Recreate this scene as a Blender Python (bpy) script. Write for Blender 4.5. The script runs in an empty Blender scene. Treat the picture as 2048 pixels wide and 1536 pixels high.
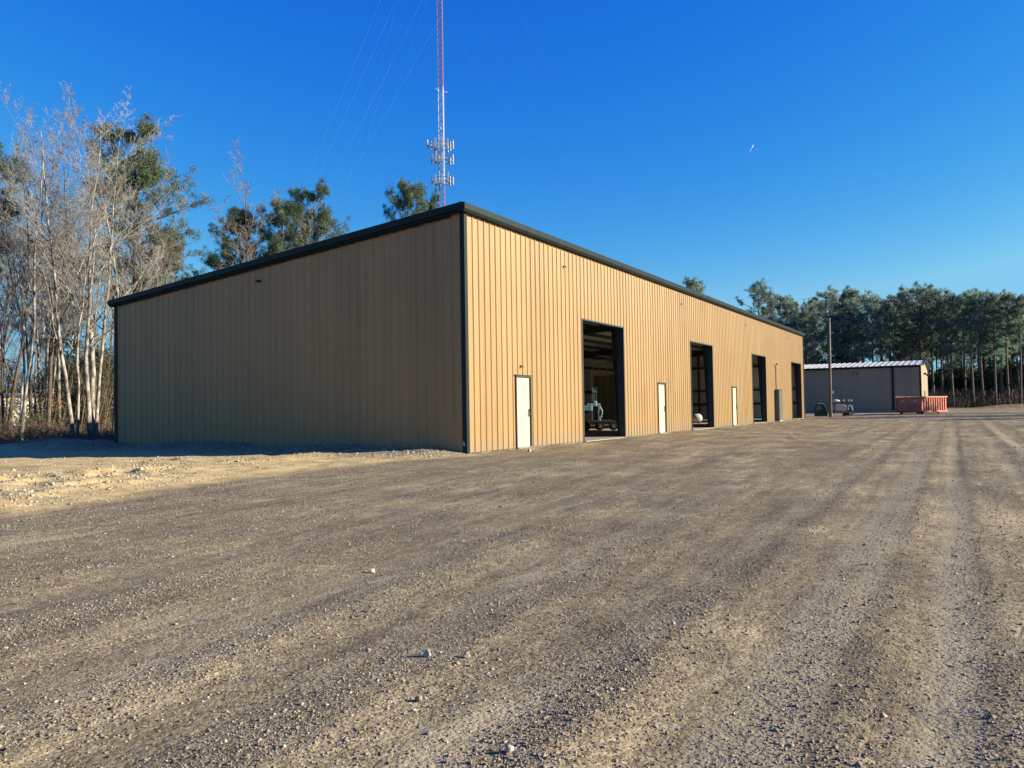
import bpy, math, random
import numpy as np
from mathutils import Vector, Matrix

# ------------------------------------------------------------------ camera, world, sun
S = bpy.context.scene
COL = S.collection
R = math.radians
CAM = np.array([-18.2862, -11.9708, 1.2172])
YAW, PITCH, ROLL, FPX = 0.52231, 0.028788, 0.015637, 1612.27
fw = np.array([math.cos(YAW)*math.cos(PITCH), math.sin(YAW)*math.cos(PITCH), math.sin(PITCH)])
rt0 = np.array([math.sin(YAW), -math.cos(YAW), 0.0])
up0 = np.cross(rt0, fw)
rt = rt0*math.cos(ROLL) - up0*math.sin(ROLL)
up = np.cross(rt, fw)
cam = bpy.data.cameras.new('camera'); camo = bpy.data.objects.new('camera', cam); COL.objects.link(camo)
cam.sensor_fit = 'HORIZONTAL'; cam.sensor_width = 36; cam.lens = FPX/2048*36
cam.clip_start = 0.05; cam.clip_end = 12000
camo.matrix_world = Matrix(((rt[0], up[0], -fw[0], CAM[0]), (rt[1], up[1], -fw[1], CAM[1]),
                            (rt[2], up[2], -fw[2], CAM[2]), (0, 0, 0, 1)))
S.camera = camo
SUN_EL, SUN_AZ = R(20), R(156)          # azimuth clockwise from +Y
w = bpy.data.worlds.new('World'); S.world = w; w.use_nodes = True
nt = w.node_tree; bg = nt.nodes['Background']
sky = nt.nodes.new('ShaderNodeTexSky'); sky.sky_type = 'NISHITA'; sky.sun_disc = False
sky.sun_elevation = SUN_EL; sky.sun_rotation = SUN_AZ
sky.air_density = 1.15; sky.dust_density = 0.25; sky.ozone_density = 3.0; sky.altitude = 0
hs = nt.nodes.new('ShaderNodeHueSaturation'); hs.inputs['Saturation'].default_value = 1.16
hs.inputs['Hue'].default_value = 0.5
nt.links.new(sky.outputs[0], hs.inputs['Color'])
# the clear, deep blue of the photographed sky: per-channel grading of the Nishita colour
sep = nt.nodes.new('ShaderNodeSeparateColor'); comb = nt.nodes.new('ShaderNodeCombineColor'); nt.links.new(hs.outputs[0], sep.inputs[0])
for ch, (ga, gg) in enumerate(((2.25, 2.2), (1.16, 1.28), (.98, .36))):
    m1 = nt.nodes.new('ShaderNodeMath'); m1.operation = 'MULTIPLY'; m1.inputs[1].default_value = .14; nt.links.new(sep.outputs[ch], m1.inputs[0])
    m2 = nt.nodes.new('ShaderNodeMath'); m2.operation = 'POWER'; m2.inputs[1].default_value = gg; nt.links.new(m1.outputs[0], m2.inputs[0])
    m3 = nt.nodes.new('ShaderNodeMath'); m3.operation = 'MULTIPLY'; m3.inputs[1].default_value = ga/.13; nt.links.new(m2.outputs[0], m3.inputs[0])
    m4 = nt.nodes.new('ShaderNodeMath'); m4.operation = 'MINIMUM'; m4.inputs[1].default_value = (.24, .60, .95)[ch]/.13; nt.links.new(m3.outputs[0], m4.inputs[0])
    nt.links.new(m4.outputs[0], comb.inputs[ch])
nt.links.new(comb.outputs[0], bg.inputs['Color'])
bg.inputs['Strength'].default_value = 0.050
sun = bpy.data.lights.new('sun', 'SUN'); sun.energy = 5.0; sun.angle = R(0.53); sun.color = (1.0, 0.87, 0.66)
suno = bpy.data.objects.new('sun', sun); COL.objects.link(suno)
sd = Vector((math.sin(SUN_AZ)*math.cos(SUN_EL), math.cos(SUN_AZ)*math.cos(SUN_EL), math.sin(SUN_EL)))
suno.rotation_euler = sd.to_track_quat('Z', 'Y').to_euler(); suno.location = (0, -40, 40)
S.view_settings.view_transform = 'Standard'; S.view_settings.look = 'None'
S.view_settings.exposure = 1.363; S.view_settings.gamma = 1
S.render.engine = 'CYCLES'
S.cycles.max_bounces = 6; S.cycles.diffuse_bounces = 4

HAZE = 0.0
random.seed(5); rng = np.random.default_rng(7)

# ------------------------------------------------------------------ helpers
def at(u, v, D):
    p = CAM + D*(fw + rt*(u-1024)/FPX + up*(768-v)/FPX); return p
def gpt(u, D):
    """point on the ground (z=0) on the view ray column u at depth D"""
    q = at(u, 800, D); return Vector((q[0], q[1], 0))
def zat(u, v, D): return float(at(u, v, D)[2])

def tag(o, label=None, cat=None, group=None, kind=None):
    if label: o['label'] = label
    if cat: o['category'] = cat
    if group: o['group'] = group
    if kind: o['kind'] = kind
    return o
def empty(name, loc=(0, 0, 0), rz=0.0):
    o = bpy.data.objects.new(name, None); COL.objects.link(o); o.location = loc; o.rotation_euler = (0, 0, rz)
    o.empty_display_size = 0.2
    return o
def np_mesh(name, V, F, mat, parent=None, smooth=False, idx=None, mats=None):
    """V (n,3), F (m,k) with constant k"""
    V = np.asarray(V, dtype=np.float32); F = np.asarray(F, dtype=np.int32)
    me = bpy.data.meshes.new(name)
    me.vertices.add(len(V)); me.vertices.foreach_set('co', V.ravel())
    k = F.shape[1]
    me.loops.add(F.size); me.loops.foreach_set('vertex_index', F.ravel())
    me.polygons.add(len(F)); me.polygons.foreach_set('loop_start', np.arange(0, F.size, k, dtype=np.int32))
    me.polygons.foreach_set('loop_total', np.full(len(F), k, dtype=np.int32))
    if smooth: me.polygons.foreach_set('use_smooth', np.ones(len(F), dtype=bool))
    for m in (mats or [mat]): me.materials.append(m)
    if idx is not None: me.polygons.foreach_set('material_index', np.asarray(idx, dtype=np.int32))
    me.update(calc_edges=True)
    o = bpy.data.objects.new(name, me); COL.objects.link(o); o.parent = parent
    return o
class MB:
    def __init__(s): s.v = []; s.f = []
    def raw(s, V, F):
        n = len(s.v); s.v += [tuple(p) for p in V]; s.f += [tuple(i+n for i in f) for f in F]; return s
    def box(s, a, b, M=None):
        x0, y0, z0 = a; x1, y1, z1 = b
        V = [(x0,y0,z0),(x1,y0,z0),(x1,y1,z0),(x0,y1,z0),(x0,y0,z1),(x1,y0,z1),(x1,y1,z1),(x0,y1,z1)]
        if M is not None: V = [tuple(M @ Vector(p)) for p in V]
        return s.raw(V, [(0,3,2,1),(4,5,6,7),(0,1,5,4),(1,2,6,5),(2,3,7,6),(3,0,4,7)])
    def prism(s, poly, d):
        """closed polygon (3-D points) extruded by vector d"""
        n = len(poly); d = Vector(d); P = [Vector(p) for p in poly]
        V = P+[p+d for p in P]
        F = [tuple(range(n-1, -1, -1)), tuple(range(n, 2*n))]
        F += [(i, (i+1) % n, n+(i+1) % n, n+i) for i in range(n)]
        return s.raw(V, F)
    def tube(s, pts, r, n=8, cap=True):
        pts = [Vector(p) for p in pts]
        rs = r if isinstance(r, (list, tuple)) else [r]*len(pts)
        V = []; F = []
        for i, p in enumerate(pts):
            d = (pts[min(i+1, len(pts)-1)]-pts[max(i-1, 0)]).normalized()
            a = d.orthogonal().normalized() if i == 0 else (a - d*a.dot(d)).normalized()
            b = d.cross(a)
            for k in range(n):
                t = 2*math.pi*k/n; V.append(p+(a*math.cos(t)+b*math.sin(t))*rs[i])
        for i in range(len(pts)-1):
            for k in range(n): F.append((i*n+k, i*n+(k+1) % n, (i+1)*n+(k+1) % n, (i+1)*n+k))
        if cap: F += [tuple(range(n-1, -1, -1)), tuple(range((len(pts)-1)*n, len(pts)*n))]
        return s.raw(V, F)
    def build(s, name, mat, parent=None, smooth=False, bevel=0, M=None):
        me = bpy.data.meshes.new(name)
        V = [tuple(M @ Vector(p)) for p in s.v] if M is not None else s.v
        me.from_pydata(V, [], s.f); me.materials.append(mat)
        if smooth: me.polygons.foreach_set('use_smooth', [True]*len(me.polygons))
        me.update()
        o = bpy.data.objects.new(name, me); COL.objects.link(o); o.parent = parent
        if bevel:
            b = o.modifiers.new('bevel', 'BEVEL'); b.width = bevel; b.segments = 2; b.limit_method = 'ANGLE'
        return o
def copy_tree(o, parent=None):
    c = o.copy(); COL.objects.link(c); c.parent = parent
    for ch in list(o.children): copy_tree(ch, c)
    return c

# ------------------------------------------------------------------ materials
def mat(name, col, rough=0.7, metal=0.0, spec=0.5):
    m = bpy.data.materials.new(name); m.use_nodes = True
    b = m.node_tree.nodes['Principled BSDF']
    b.inputs['Base Color'].default_value = (*col, 1); b.inputs['Roughness'].default_value = rough
    b.inputs['Metallic'].default_value = metal; b.inputs['Specular IOR Level'].default_value = spec
    return m
def N(m, t, **kw):
    n = m.node_tree.nodes.new(t)
    for k, v in kw.items():
        if k in ('operation', 'blend_type', 'data_type', 'feature', 'attribute_name', 'noise_dimensions', 'distance'): setattr(n, k, v)
        else: n.inputs[k].default_value = v
    return n
def L(m, a, b): m.node_tree.links.new(a, b)
def noisy(name, c1, c2, scale=5, rough=0.8, bump=0.0, stretch=(1, 1, 1), detail=5, c3=None, lo=0.3, hi=0.7, bscale=None, coord='Object', spec=0.4, metal=0.0, dist=0.02):
    m = mat(name, c1, rough, metal, spec); nt = m.node_tree; b = nt.nodes['Principled BSDF']
    tc = N(m, 'ShaderNodeTexCoord'); mp = N(m, 'ShaderNodeMapping'); mp.inputs['Scale'].default_value = stretch
    L(m, tc.outputs[coord], mp.inputs['Vector'])
    nz = N(m, 'ShaderNodeTexNoise', Scale=scale, Detail=detail); L(m, mp.outputs[0], nz.inputs['Vector'])
    cr = N(m, 'ShaderNodeValToRGB'); cr.color_ramp.elements[0].position = lo; cr.color_ramp.elements[1].position = hi
    cr.color_ramp.elements[0].color = (*c1, 1); cr.color_ramp.elements[1].color = (*c2, 1)
    if c3: e = cr.color_ramp.elements.new((lo+hi)/2); e.color = (*c3, 1)
    L(m, nz.outputs['Fac'], cr.inputs['Fac']); L(m, cr.outputs['Color'], b.inputs['Base Color'])
    if bump:
        n2 = N(m, 'ShaderNodeTexNoise', Scale=bscale or scale*3, Detail=6); L(m, mp.outputs[0], n2.inputs['Vector'])
        bp = N(m, 'ShaderNodeBump', Strength=bump, Distance=dist); L(m, n2.outputs['Fac'], bp.inputs['Height'])
        L(m, bp.outputs['Normal'], b.inputs['Normal'])
    return m
M = {}
def panel_mat(name, c, rough=0.42):
    m = mat(name, c, rough, 0.0, 0.5); b = m.node_tree.nodes['Principled BSDF']
    tc = N(m, 'ShaderNodeTexCoord')
    n1 = N(m, 'ShaderNodeTexNoise', Scale=0.35, Detail=4); L(m, tc.outputs['Object'], n1.inputs['Vector'])
    mp = N(m, 'ShaderNodeMapping'); mp.inputs['Scale'].default_value = (2.2, 2.2, 0.12); L(m, tc.outputs['Object'], mp.inputs['Vector'])
    n2 = N(m, 'ShaderNodeTexNoise', Scale=3.0, Detail=4); L(m, mp.outputs[0], n2.inputs['Vector'])
    ad = N(m, 'ShaderNodeMath', operation='ADD'); L(m, n1.outputs['Fac'], ad.inputs[0]); L(m, n2.outputs['Fac'], ad.inputs[1])
    cr = N(m, 'ShaderNodeValToRGB'); cr.color_ramp.elements[0].position = 0.7; cr.color_ramp.elements[1].position = 1.3
    cr.color_ramp.elements[0].color = (c[0]*.91, c[1]*.9, c[2]*.88, 1); cr.color_ramp.elements[1].color = (c[0]*1.05, c[1]*1.06, c[2]*1.08, 1)
    L(m, ad.outputs[0], cr.inputs['Fac'])
    sxa = N(m, 'ShaderNodeSeparateXYZ'); L(m, tc.outputs['Object'], sxa.inputs[0])
    pa = N(m, 'ShaderNodeMath', operation='ADD'); L(m, sxa.outputs['X'], pa.inputs[0]); L(m, sxa.outputs['Y'], pa.inputs[1])
    pb_ = N(m, 'ShaderNodeMath', operation='DIVIDE'); pb_.inputs[1].default_value = .9144; L(m, pa.outputs[0], pb_.inputs[0])
    pf = N(m, 'ShaderNodeMath', operation='FLOOR'); L(m, pb_.outputs[0], pf.inputs[0])
    wn = N(m, 'ShaderNodeTexWhiteNoise', noise_dimensions='1D'); L(m, pf.outputs[0], wn.inputs['W'])
    pr_ = N(m, 'ShaderNodeMapRange'); pr_.inputs['To Min'].default_value = .93; pr_.inputs['To Max'].default_value = 1.05; L(m, wn.outputs['Value'], pr_.inputs['Value'])
    fr_ = N(m, 'ShaderNodeMath', operation='FRACT'); L(m, pb_.outputs[0], fr_.inputs[0])
    lap = N(m, 'ShaderNodeMath', operation='LESS_THAN'); lap.inputs[1].default_value = .012; L(m, fr_.outputs[0], lap.inputs[0])
    lm = N(m, 'ShaderNodeMath', operation='MULTIPLY_ADD'); lm.inputs[1].default_value = -.35; L(m, lap.outputs[0], lm.inputs[0]); L(m, pr_.outputs[0], lm.inputs[2])
    ph = N(m, 'ShaderNodeHueSaturation'); L(m, lm.outputs[0], ph.inputs['Value']); L(m, cr.outputs['Color'], ph.inputs['Color'])
    # dust band splashed onto the lowest part of the sheets
    sx = N(m, 'ShaderNodeSeparateXYZ'); L(m, tc.outputs['Object'], sx.inputs[0])
    n3 = N(m, 'ShaderNodeTexNoise', Scale=6.0, Detail=5); L(m, tc.outputs['Object'], n3.inputs['Vector'])
    mr = N(m, 'ShaderNodeMapRange'); mr.inputs['From Min'].default_value = 0.0; mr.inputs['From Max'].default_value = 0.55
    mr.inputs['To Min'].default_value = 1.0; mr.inputs['To Max'].default_value = 0.0; L(m, sx.outputs['Z'], mr.inputs['Value'])
    mu = N(m, 'ShaderNodeMath', operation='MULTIPLY'); L(m, mr.outputs[0], mu.inputs[0]); L(m, n3.outputs['Fac'], mu.inputs[1])
    mx = N(m, 'ShaderNodeMix', data_type='RGBA'); L(m, mu.outputs[0], mx.inputs['Factor']); L(m, ph.outputs['Color'], mx.inputs['A'])
    mx.inputs['B'].default_value = (0.20, 0.165, 0.12, 1); L(m, mx.outputs['Result'], b.inputs['Base Color'])
    # slight oil-canning of thin sheet metal
    bp = N(m, 'ShaderNodeBump', Strength=0.25, Distance=0.03); L(m, n2.outputs['Fac'], bp.inputs['Height'])
    L(m, bp.outputs['Normal'], b.inputs['Normal'])
    return m
M['tan'] = panel_mat('tan_sheet_metal', (0.270, 0.170, 0.066))
M['tan2'] = panel_mat('tan_sheet_metal_weathered', (0.27, 0.205, 0.13))
M['green'] = noisy('dark_green_trim', (0.005, 0.010, 0.010), (0.008, 0.016, 0.016), 3, 0.5, spec=0.2)
M['roofwhite'] = noisy('galvalume_roof', (0.34, 0.345, 0.34), (0.42, 0.425, 0.42), 2, 0.5)
M['cream'] = noisy('cream_door_paint', (0.425, 0.387, 0.268), (0.459, 0.421, 0.297), 2.5, 0.45)
M['steel'] = noisy('brushed_steel', (0.35, 0.35, 0.34), (0.5, 0.5, 0.48), 20, 0.35, metal=0.9)
M['primer'] = noisy('grey_primer_steel', (0.06, 0.06, 0.058), (0.09, 0.088, 0.085), 4, 0.6)
M['darkjamb'] = noisy('dark_jamb_steel', (0.022, 0.03, 0.032), (0.035, 0.045, 0.048), 4, 0.5)
M['insul'] = noisy('white_vinyl_insulation', (0.58, 0.57, 0.50), (0.68, 0.67, 0.60), 1.2, 0.6, 0.3, bscale=4)
M['wood'] = noisy('stud_lumber', (0.50, 0.40, 0.26), (0.62, 0.50, 0.33), 6, 0.8, stretch=(1, 1, .2))
M['ply'] = noisy('plywood_sheet', (0.40, 0.31, 0.19), (0.52, 0.41, 0.26), 4, 0.8)
M['conc'] = noisy('concrete_slab', (0.235, 0.215, 0.175), (0.30, 0.275, 0.225), 1.5, 0.85, 0.2, bscale=30)
M['blue'] = noisy('pale_blue_paint', (0.170, 0.302, 0.365), (0.226, 0.365, 0.422), 4, 0.45)
M['black'] = noisy('black_rubber', (0.012, 0.012, 0.013), (0.03, 0.03, 0.03), 8, 0.7)
M['orange'] = noisy('orange_rim_paint', (0.62, 0.20, 0.08), (0.72, 0.28, 0.10), 8, 0.5)
M['white'] = noisy('white_paint', (0.440, 0.446, 0.440), (0.503, 0.509, 0.503), 3, 0.4)
M['grey'] = noisy('grey_paint', (0.118, 0.126, 0.133), (0.163, 0.170, 0.178), 4, 0.5)
M['pole'] = noisy('weathered_pole_wood', (0.10, 0.083, 0.060), (0.19, 0.165, 0.125), 5, 0.85, 0.5, stretch=(3, 3, .25))
M['rednew'] = noisy('mast_red_paint', (0.15, 0.045, 0.055), (0.20, 0.07, 0.08), 3, 0.6)
M['mastwhite'] = noisy('mast_white_paint', (0.30, 0.31, 0.32), (0.38, 0.385, 0.39), 3, 0.5)
M['dump'] = noisy('faded_red_container_paint', (0.36, 0.10, 0.06), (0.50, 0.20, 0.125), 2.2, 0.6, 0.2, detail=8, c3=(0.42, 0.13, 0.08))
M['bark'] = noisy('brown_bark', (0.048, 0.035, 0.025), (0.126, 0.098, 0.076), 7, 0.9, 0.8, stretch=(1, 1, .3))
M['pinebark'] = noisy('pine_bark', (0.064, 0.047, 0.037), (0.145, 0.115, 0.093), 5, 0.9, 0.8, stretch=(1, 1, .35))
M['palebark'] = noisy('pale_mottled_bark', (0.07, 0.06, 0.048), (0.33, 0.31, 0.265), 4, 0.85, 0.4, stretch=(1, 1, .5), c3=(0.181, 0.156, 0.126), lo=0.36, hi=0.62)
M['twig'] = noisy('grey_pink_twigs', (0.19, 0.18, 0.16), (0.31, 0.295, 0.265), 3, 0.85)
M['twigpale'] = noisy('pale_twigs', (0.27, 0.265, 0.235), (0.40, 0.39, 0.35), 3, 0.85)
M['twigbrown'] = noisy('brown_brush', (0.055, 0.038, 0.025), (0.20, 0.15, 0.10), 2, 0.9)
M['guy'] = mat('galvanised_wire', (0.50, 0.52, 0.55), 0.4, 0.2)

def leaf_mat(name, c1, c2, trans=0.25):
    m = mat(name, c1, 0.65, 0, 0.3); nt = m.node_tree; b = nt.nodes['Principled BSDF']; out = nt.nodes['Material Output']
    tc = N(m, 'ShaderNodeTexCoord'); nz = N(m, 'ShaderNodeTexNoise', Scale=1.1, Detail=4); L(m, tc.outputs['Object'], nz.inputs['Vector'])
    oi = N(m, 'ShaderNodeObjectInfo')
    cr = N(m, 'ShaderNodeValToRGB'); cr.color_ramp.elements[0].position = 0.32; cr.color_ramp.elements[1].position = 0.68
    cr.color_ramp.elements[0].color = (*c1, 1); cr.color_ramp.elements[1].color = (*c2, 1); L(m, nz.outputs['Fac'], cr.inputs['Fac'])
    h = N(m, 'ShaderNodeHueSaturation'); mr = N(m, 'ShaderNodeMapRange'); mr.inputs['To Min'].default_value = 0.75; mr.inputs['To Max'].default_value = 1.25
    L(m, oi.outputs['Random'], mr.inputs['Value']); L(m, mr.outputs[0], h.inputs['Value']); L(m, cr.outputs[0], h.inputs['Color'])
    L(m, h.outputs[0], b.inputs['Base Color'])
    tr = N(m, 'ShaderNodeBsdfTranslucent'); L(m, h.outputs[0], tr.inputs['Color'])
    mx = N(m, 'ShaderNodeMixShader'); mx.inputs[0].default_value = trans
    L(m, b.outputs[0], mx.inputs[1]); L(m, tr.outputs[0], mx.inputs[2]); L(m, mx.outputs[0], out.inputs['Surface'])
    return m
M['needle'] = leaf_mat('pine_needles', (0.054, 0.087, 0.047), (0.109, 0.138, 0.072))
M['needle_hazed'] = leaf_mat('hazed_pine_needles', (0.115, 0.175, 0.135), (0.24, 0.31, 0.23), .5)  # glaucous needles, lightened and blued so aerial haze is in the colour
M['shrub'] = leaf_mat('evergreen_leaves', (0.027, 0.051, 0.017), (0.068, 0.089, 0.034))
M['deadleaf'] = leaf_mat('dead_leaves', (0.163, 0.089, 0.044), (0.296, 0.178, 0.089))
M['bud'] = leaf_mat('reddish_buds', (0.118, 0.052, 0.044), (0.192, 0.096, 0.081))

# ------------------------------------------------------------------ ground
def vnoise(x, y, s, seed=0):
    xs = x/s; ys = y/s; xi = np.floor(xs).astype(np.int64); yi = np.floor(ys).astype(np.int64)
    fx = xs-xi; fy = ys-yi; fx = fx*fx*(3-2*fx); fy = fy*fy*(3-2*fy)
    def h(a, b):
        n = (a*374761393 + b*668265263 + seed*1442695041) & 0x7fffffff
        n = ((n ^ (n >> 13))*1274126177) & 0x7fffffff
        return ((n ^ (n >> 16)) & 0xffff)/65535.0
    return (h(xi, yi)*(1-fx)+h(xi+1, yi)*fx)*(1-fy)+(h(xi, yi+1)*(1-fx)+h(xi+1, yi+1)*fx)*fy-0.5
def sstep(a, b, x): t = np.clip((x-a)/(b-a), 0, 1); return t*t*(3-2*t)
Y0 = np.array([-60., -13., -11.9, -11.3, -10.5, -9.5, -7.8, -5., 60.]); G0 = np.array([.6, .8, .9, .9, 1.0, 3.4, 5.8, 6.5, 6.5])
def track_w(x, y):
    s = np.clip((x+16)/43, -0.4, 1.6); out = np.empty_like(x)
    # invert y = Y0 + s*G0 by a few fixed-point steps
    y0 = y.copy()
    for _ in range(12): y0 = y - s*np.interp(y0, Y0, G0)*1.0*0.5 - (y0*0) - s*np.interp(y0, Y0, G0)*0.5
    return y0
EX = np.array([-60., -16, -12.57, -11.65, -9.65, -7.8, -4.0, -1.8, 0.0, 0.2]); EY = np.array([-2.5, -1.6, -1.06, -1.18, -.66, -.35, .3, -.4, -.3, 60.])
def sand_mask(x, y):
    e = np.interp(x, EX, EY) + 0.5*vnoise(x, y, 1.7, 3)+0.35*vnoise(x, y, .5, 4)
    m = sstep(-0.25, 0.35, y-e)*(x < 0.15)
    return m
ruts = [(-11.80, .16, .014), (-11.0, .2, .010), (-10.15, .25, .012), (-9.2, .3, .01), (-8.1, .3, .010), (-12.7, .25, .014), (-13.6, .25, .014), (-6.6, .3, .01)]
def ground_h(x, y, detail=True):
    tw = track_w(x, y)
    h = -0.045 + 0.05*vnoise(x, y, 9, 1)*sstep(1, 6, np.abs(y)) + 0.03*vnoise(x, y, 2.2, 2) + 0.014*vnoise(x, y, .7, 5)
    near = sstep(60, 20, x)
    for c, wd, dp in ruts:
        d = (tw-c)/wd
        h -= dp*np.exp(-d*d)*near*0.8
        h += dp*0.55*np.exp(-((np.abs(d)-1.7)/.6)**2)*near
    h += 0.014*vnoise(x*.12, tw, .35, 8)*near
    if detail: h += 0.012*vnoise(x, y, .28, 6) + 0.006*vnoise(x, y, .13, 7)
    sm = sand_mask(x, y)
    h += sm*(0.05*vnoise(x, y, .9, 9)+0.035*vnoise(x, y, .35, 10)) + sm*0.03
    # crushed rock heaps
    for cx, cy, r, a in ((-9.9, 3.2, 1.3, .14), (-9.6, 1.1, .8, .13), (-7.9, 2.7, .9, .13), (-12.3, .2, 1.0, .10), (-5.5, 5.2, 1.0, .10), (-11.5, 5.6, 1.6, .15), (-4.4, 3.4, .8, .08), (-12.6, -1.0, .5, .07)):
        h += a*.6*np.exp(-(((x-cx)/(r*1.5))**2+((y-cy)/r)**2))*(1+1.4*vnoise(x, y, .3, 11))
    # loose heap along the gable wall
    a = sstep(-2.4, -.5, x)*(x < 0.02)
    h += a*sstep(-.2, 1.2, y)*sstep(40, 20, y)*(0.10+.16*(vnoise(x*1.2, y, 2.3, 12)+.25)+.06*vnoise(x, y, .5, 13))
    h += 0.19*np.exp(-(((x+1.2)/2.6)**2+((y-17.5)/2.2)**2))*(1+.8*vnoise(x, y, .6, 14))*(x < 0.1)
    h += 0.15*sstep(-3, -7, x)*sstep(13, 18, y)*(1+vnoise(x, y, 1.5, 15))
    # earth mound at the right and low bank along the far forest edge
    h += 0.75*np.exp(-(((x-25)/1.8)**2+((y+15.6)/1.4)**2))*(1+.5*vnoise(x, y, .8, 16))
    h += 0.8*np.exp(-((x-118-(y+12)*-.35)/5.0)**2)*(.6+vnoise(x, y, 9, 17)+.6*vnoise(x, y, 3, 18))*(y > -70)
    # building pads: keep the ground below slabs
    pad = (x > 0.03)*(x < 49.43)*(y > 0.03)*(y < 15.3)
    h = np.where(pad, -0.22, h)
    edge = sstep(0.9, 0.0, np.abs(y+0.05))*(x > -0.2)*(x < 49.6)*(y < 0.03)
    h = h*(1-edge) + edge*(-0.03+0.02*vnoise(x, y, .5, 19))
    pad2 = (x > 83.1)*(x < 97.4)*(y > -6.5)
    h = np.where(pad2, -0.25, h)
    return h
def graded(lo, a, b, hi, step, g=1.09):
    c = list(np.arange(a, b+1e-6, step)); s = step; v = c[-1]
    while v < hi: s = min(s*g, 60); v += s; c.append(min(v, hi))
    s = step; v = c[0]; pre = []
    while v > lo: s = min(s*g, 60); v -= s; pre.append(max(v, lo))
    return np.array(pre[::-1]+c)
gx = graded(-280, -17, 2, 380, .062, 1.035); gy = graded(-280, -13.5, 2.5, 380, .062, 1.035)
gx = np.sort(np.concatenate([gx, [0.0, 0.035, 49.42, 49.46]])); gy = np.sort(np.concatenate([gy, [0.0, 0.035, 15.29, 15.33]]))
X, Y = np.meshgrid(gx, gy)
Z = ground_h(X, Y)
nx, ny = len(gx), len(gy)
ii = np.arange(nx*ny).reshape(ny, nx)
F = np.stack([ii[:-1, :-1], ii[:-1, 1:], ii[1:, 1:], ii[1:, :-1]], -1).reshape(-1, 4)

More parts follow.
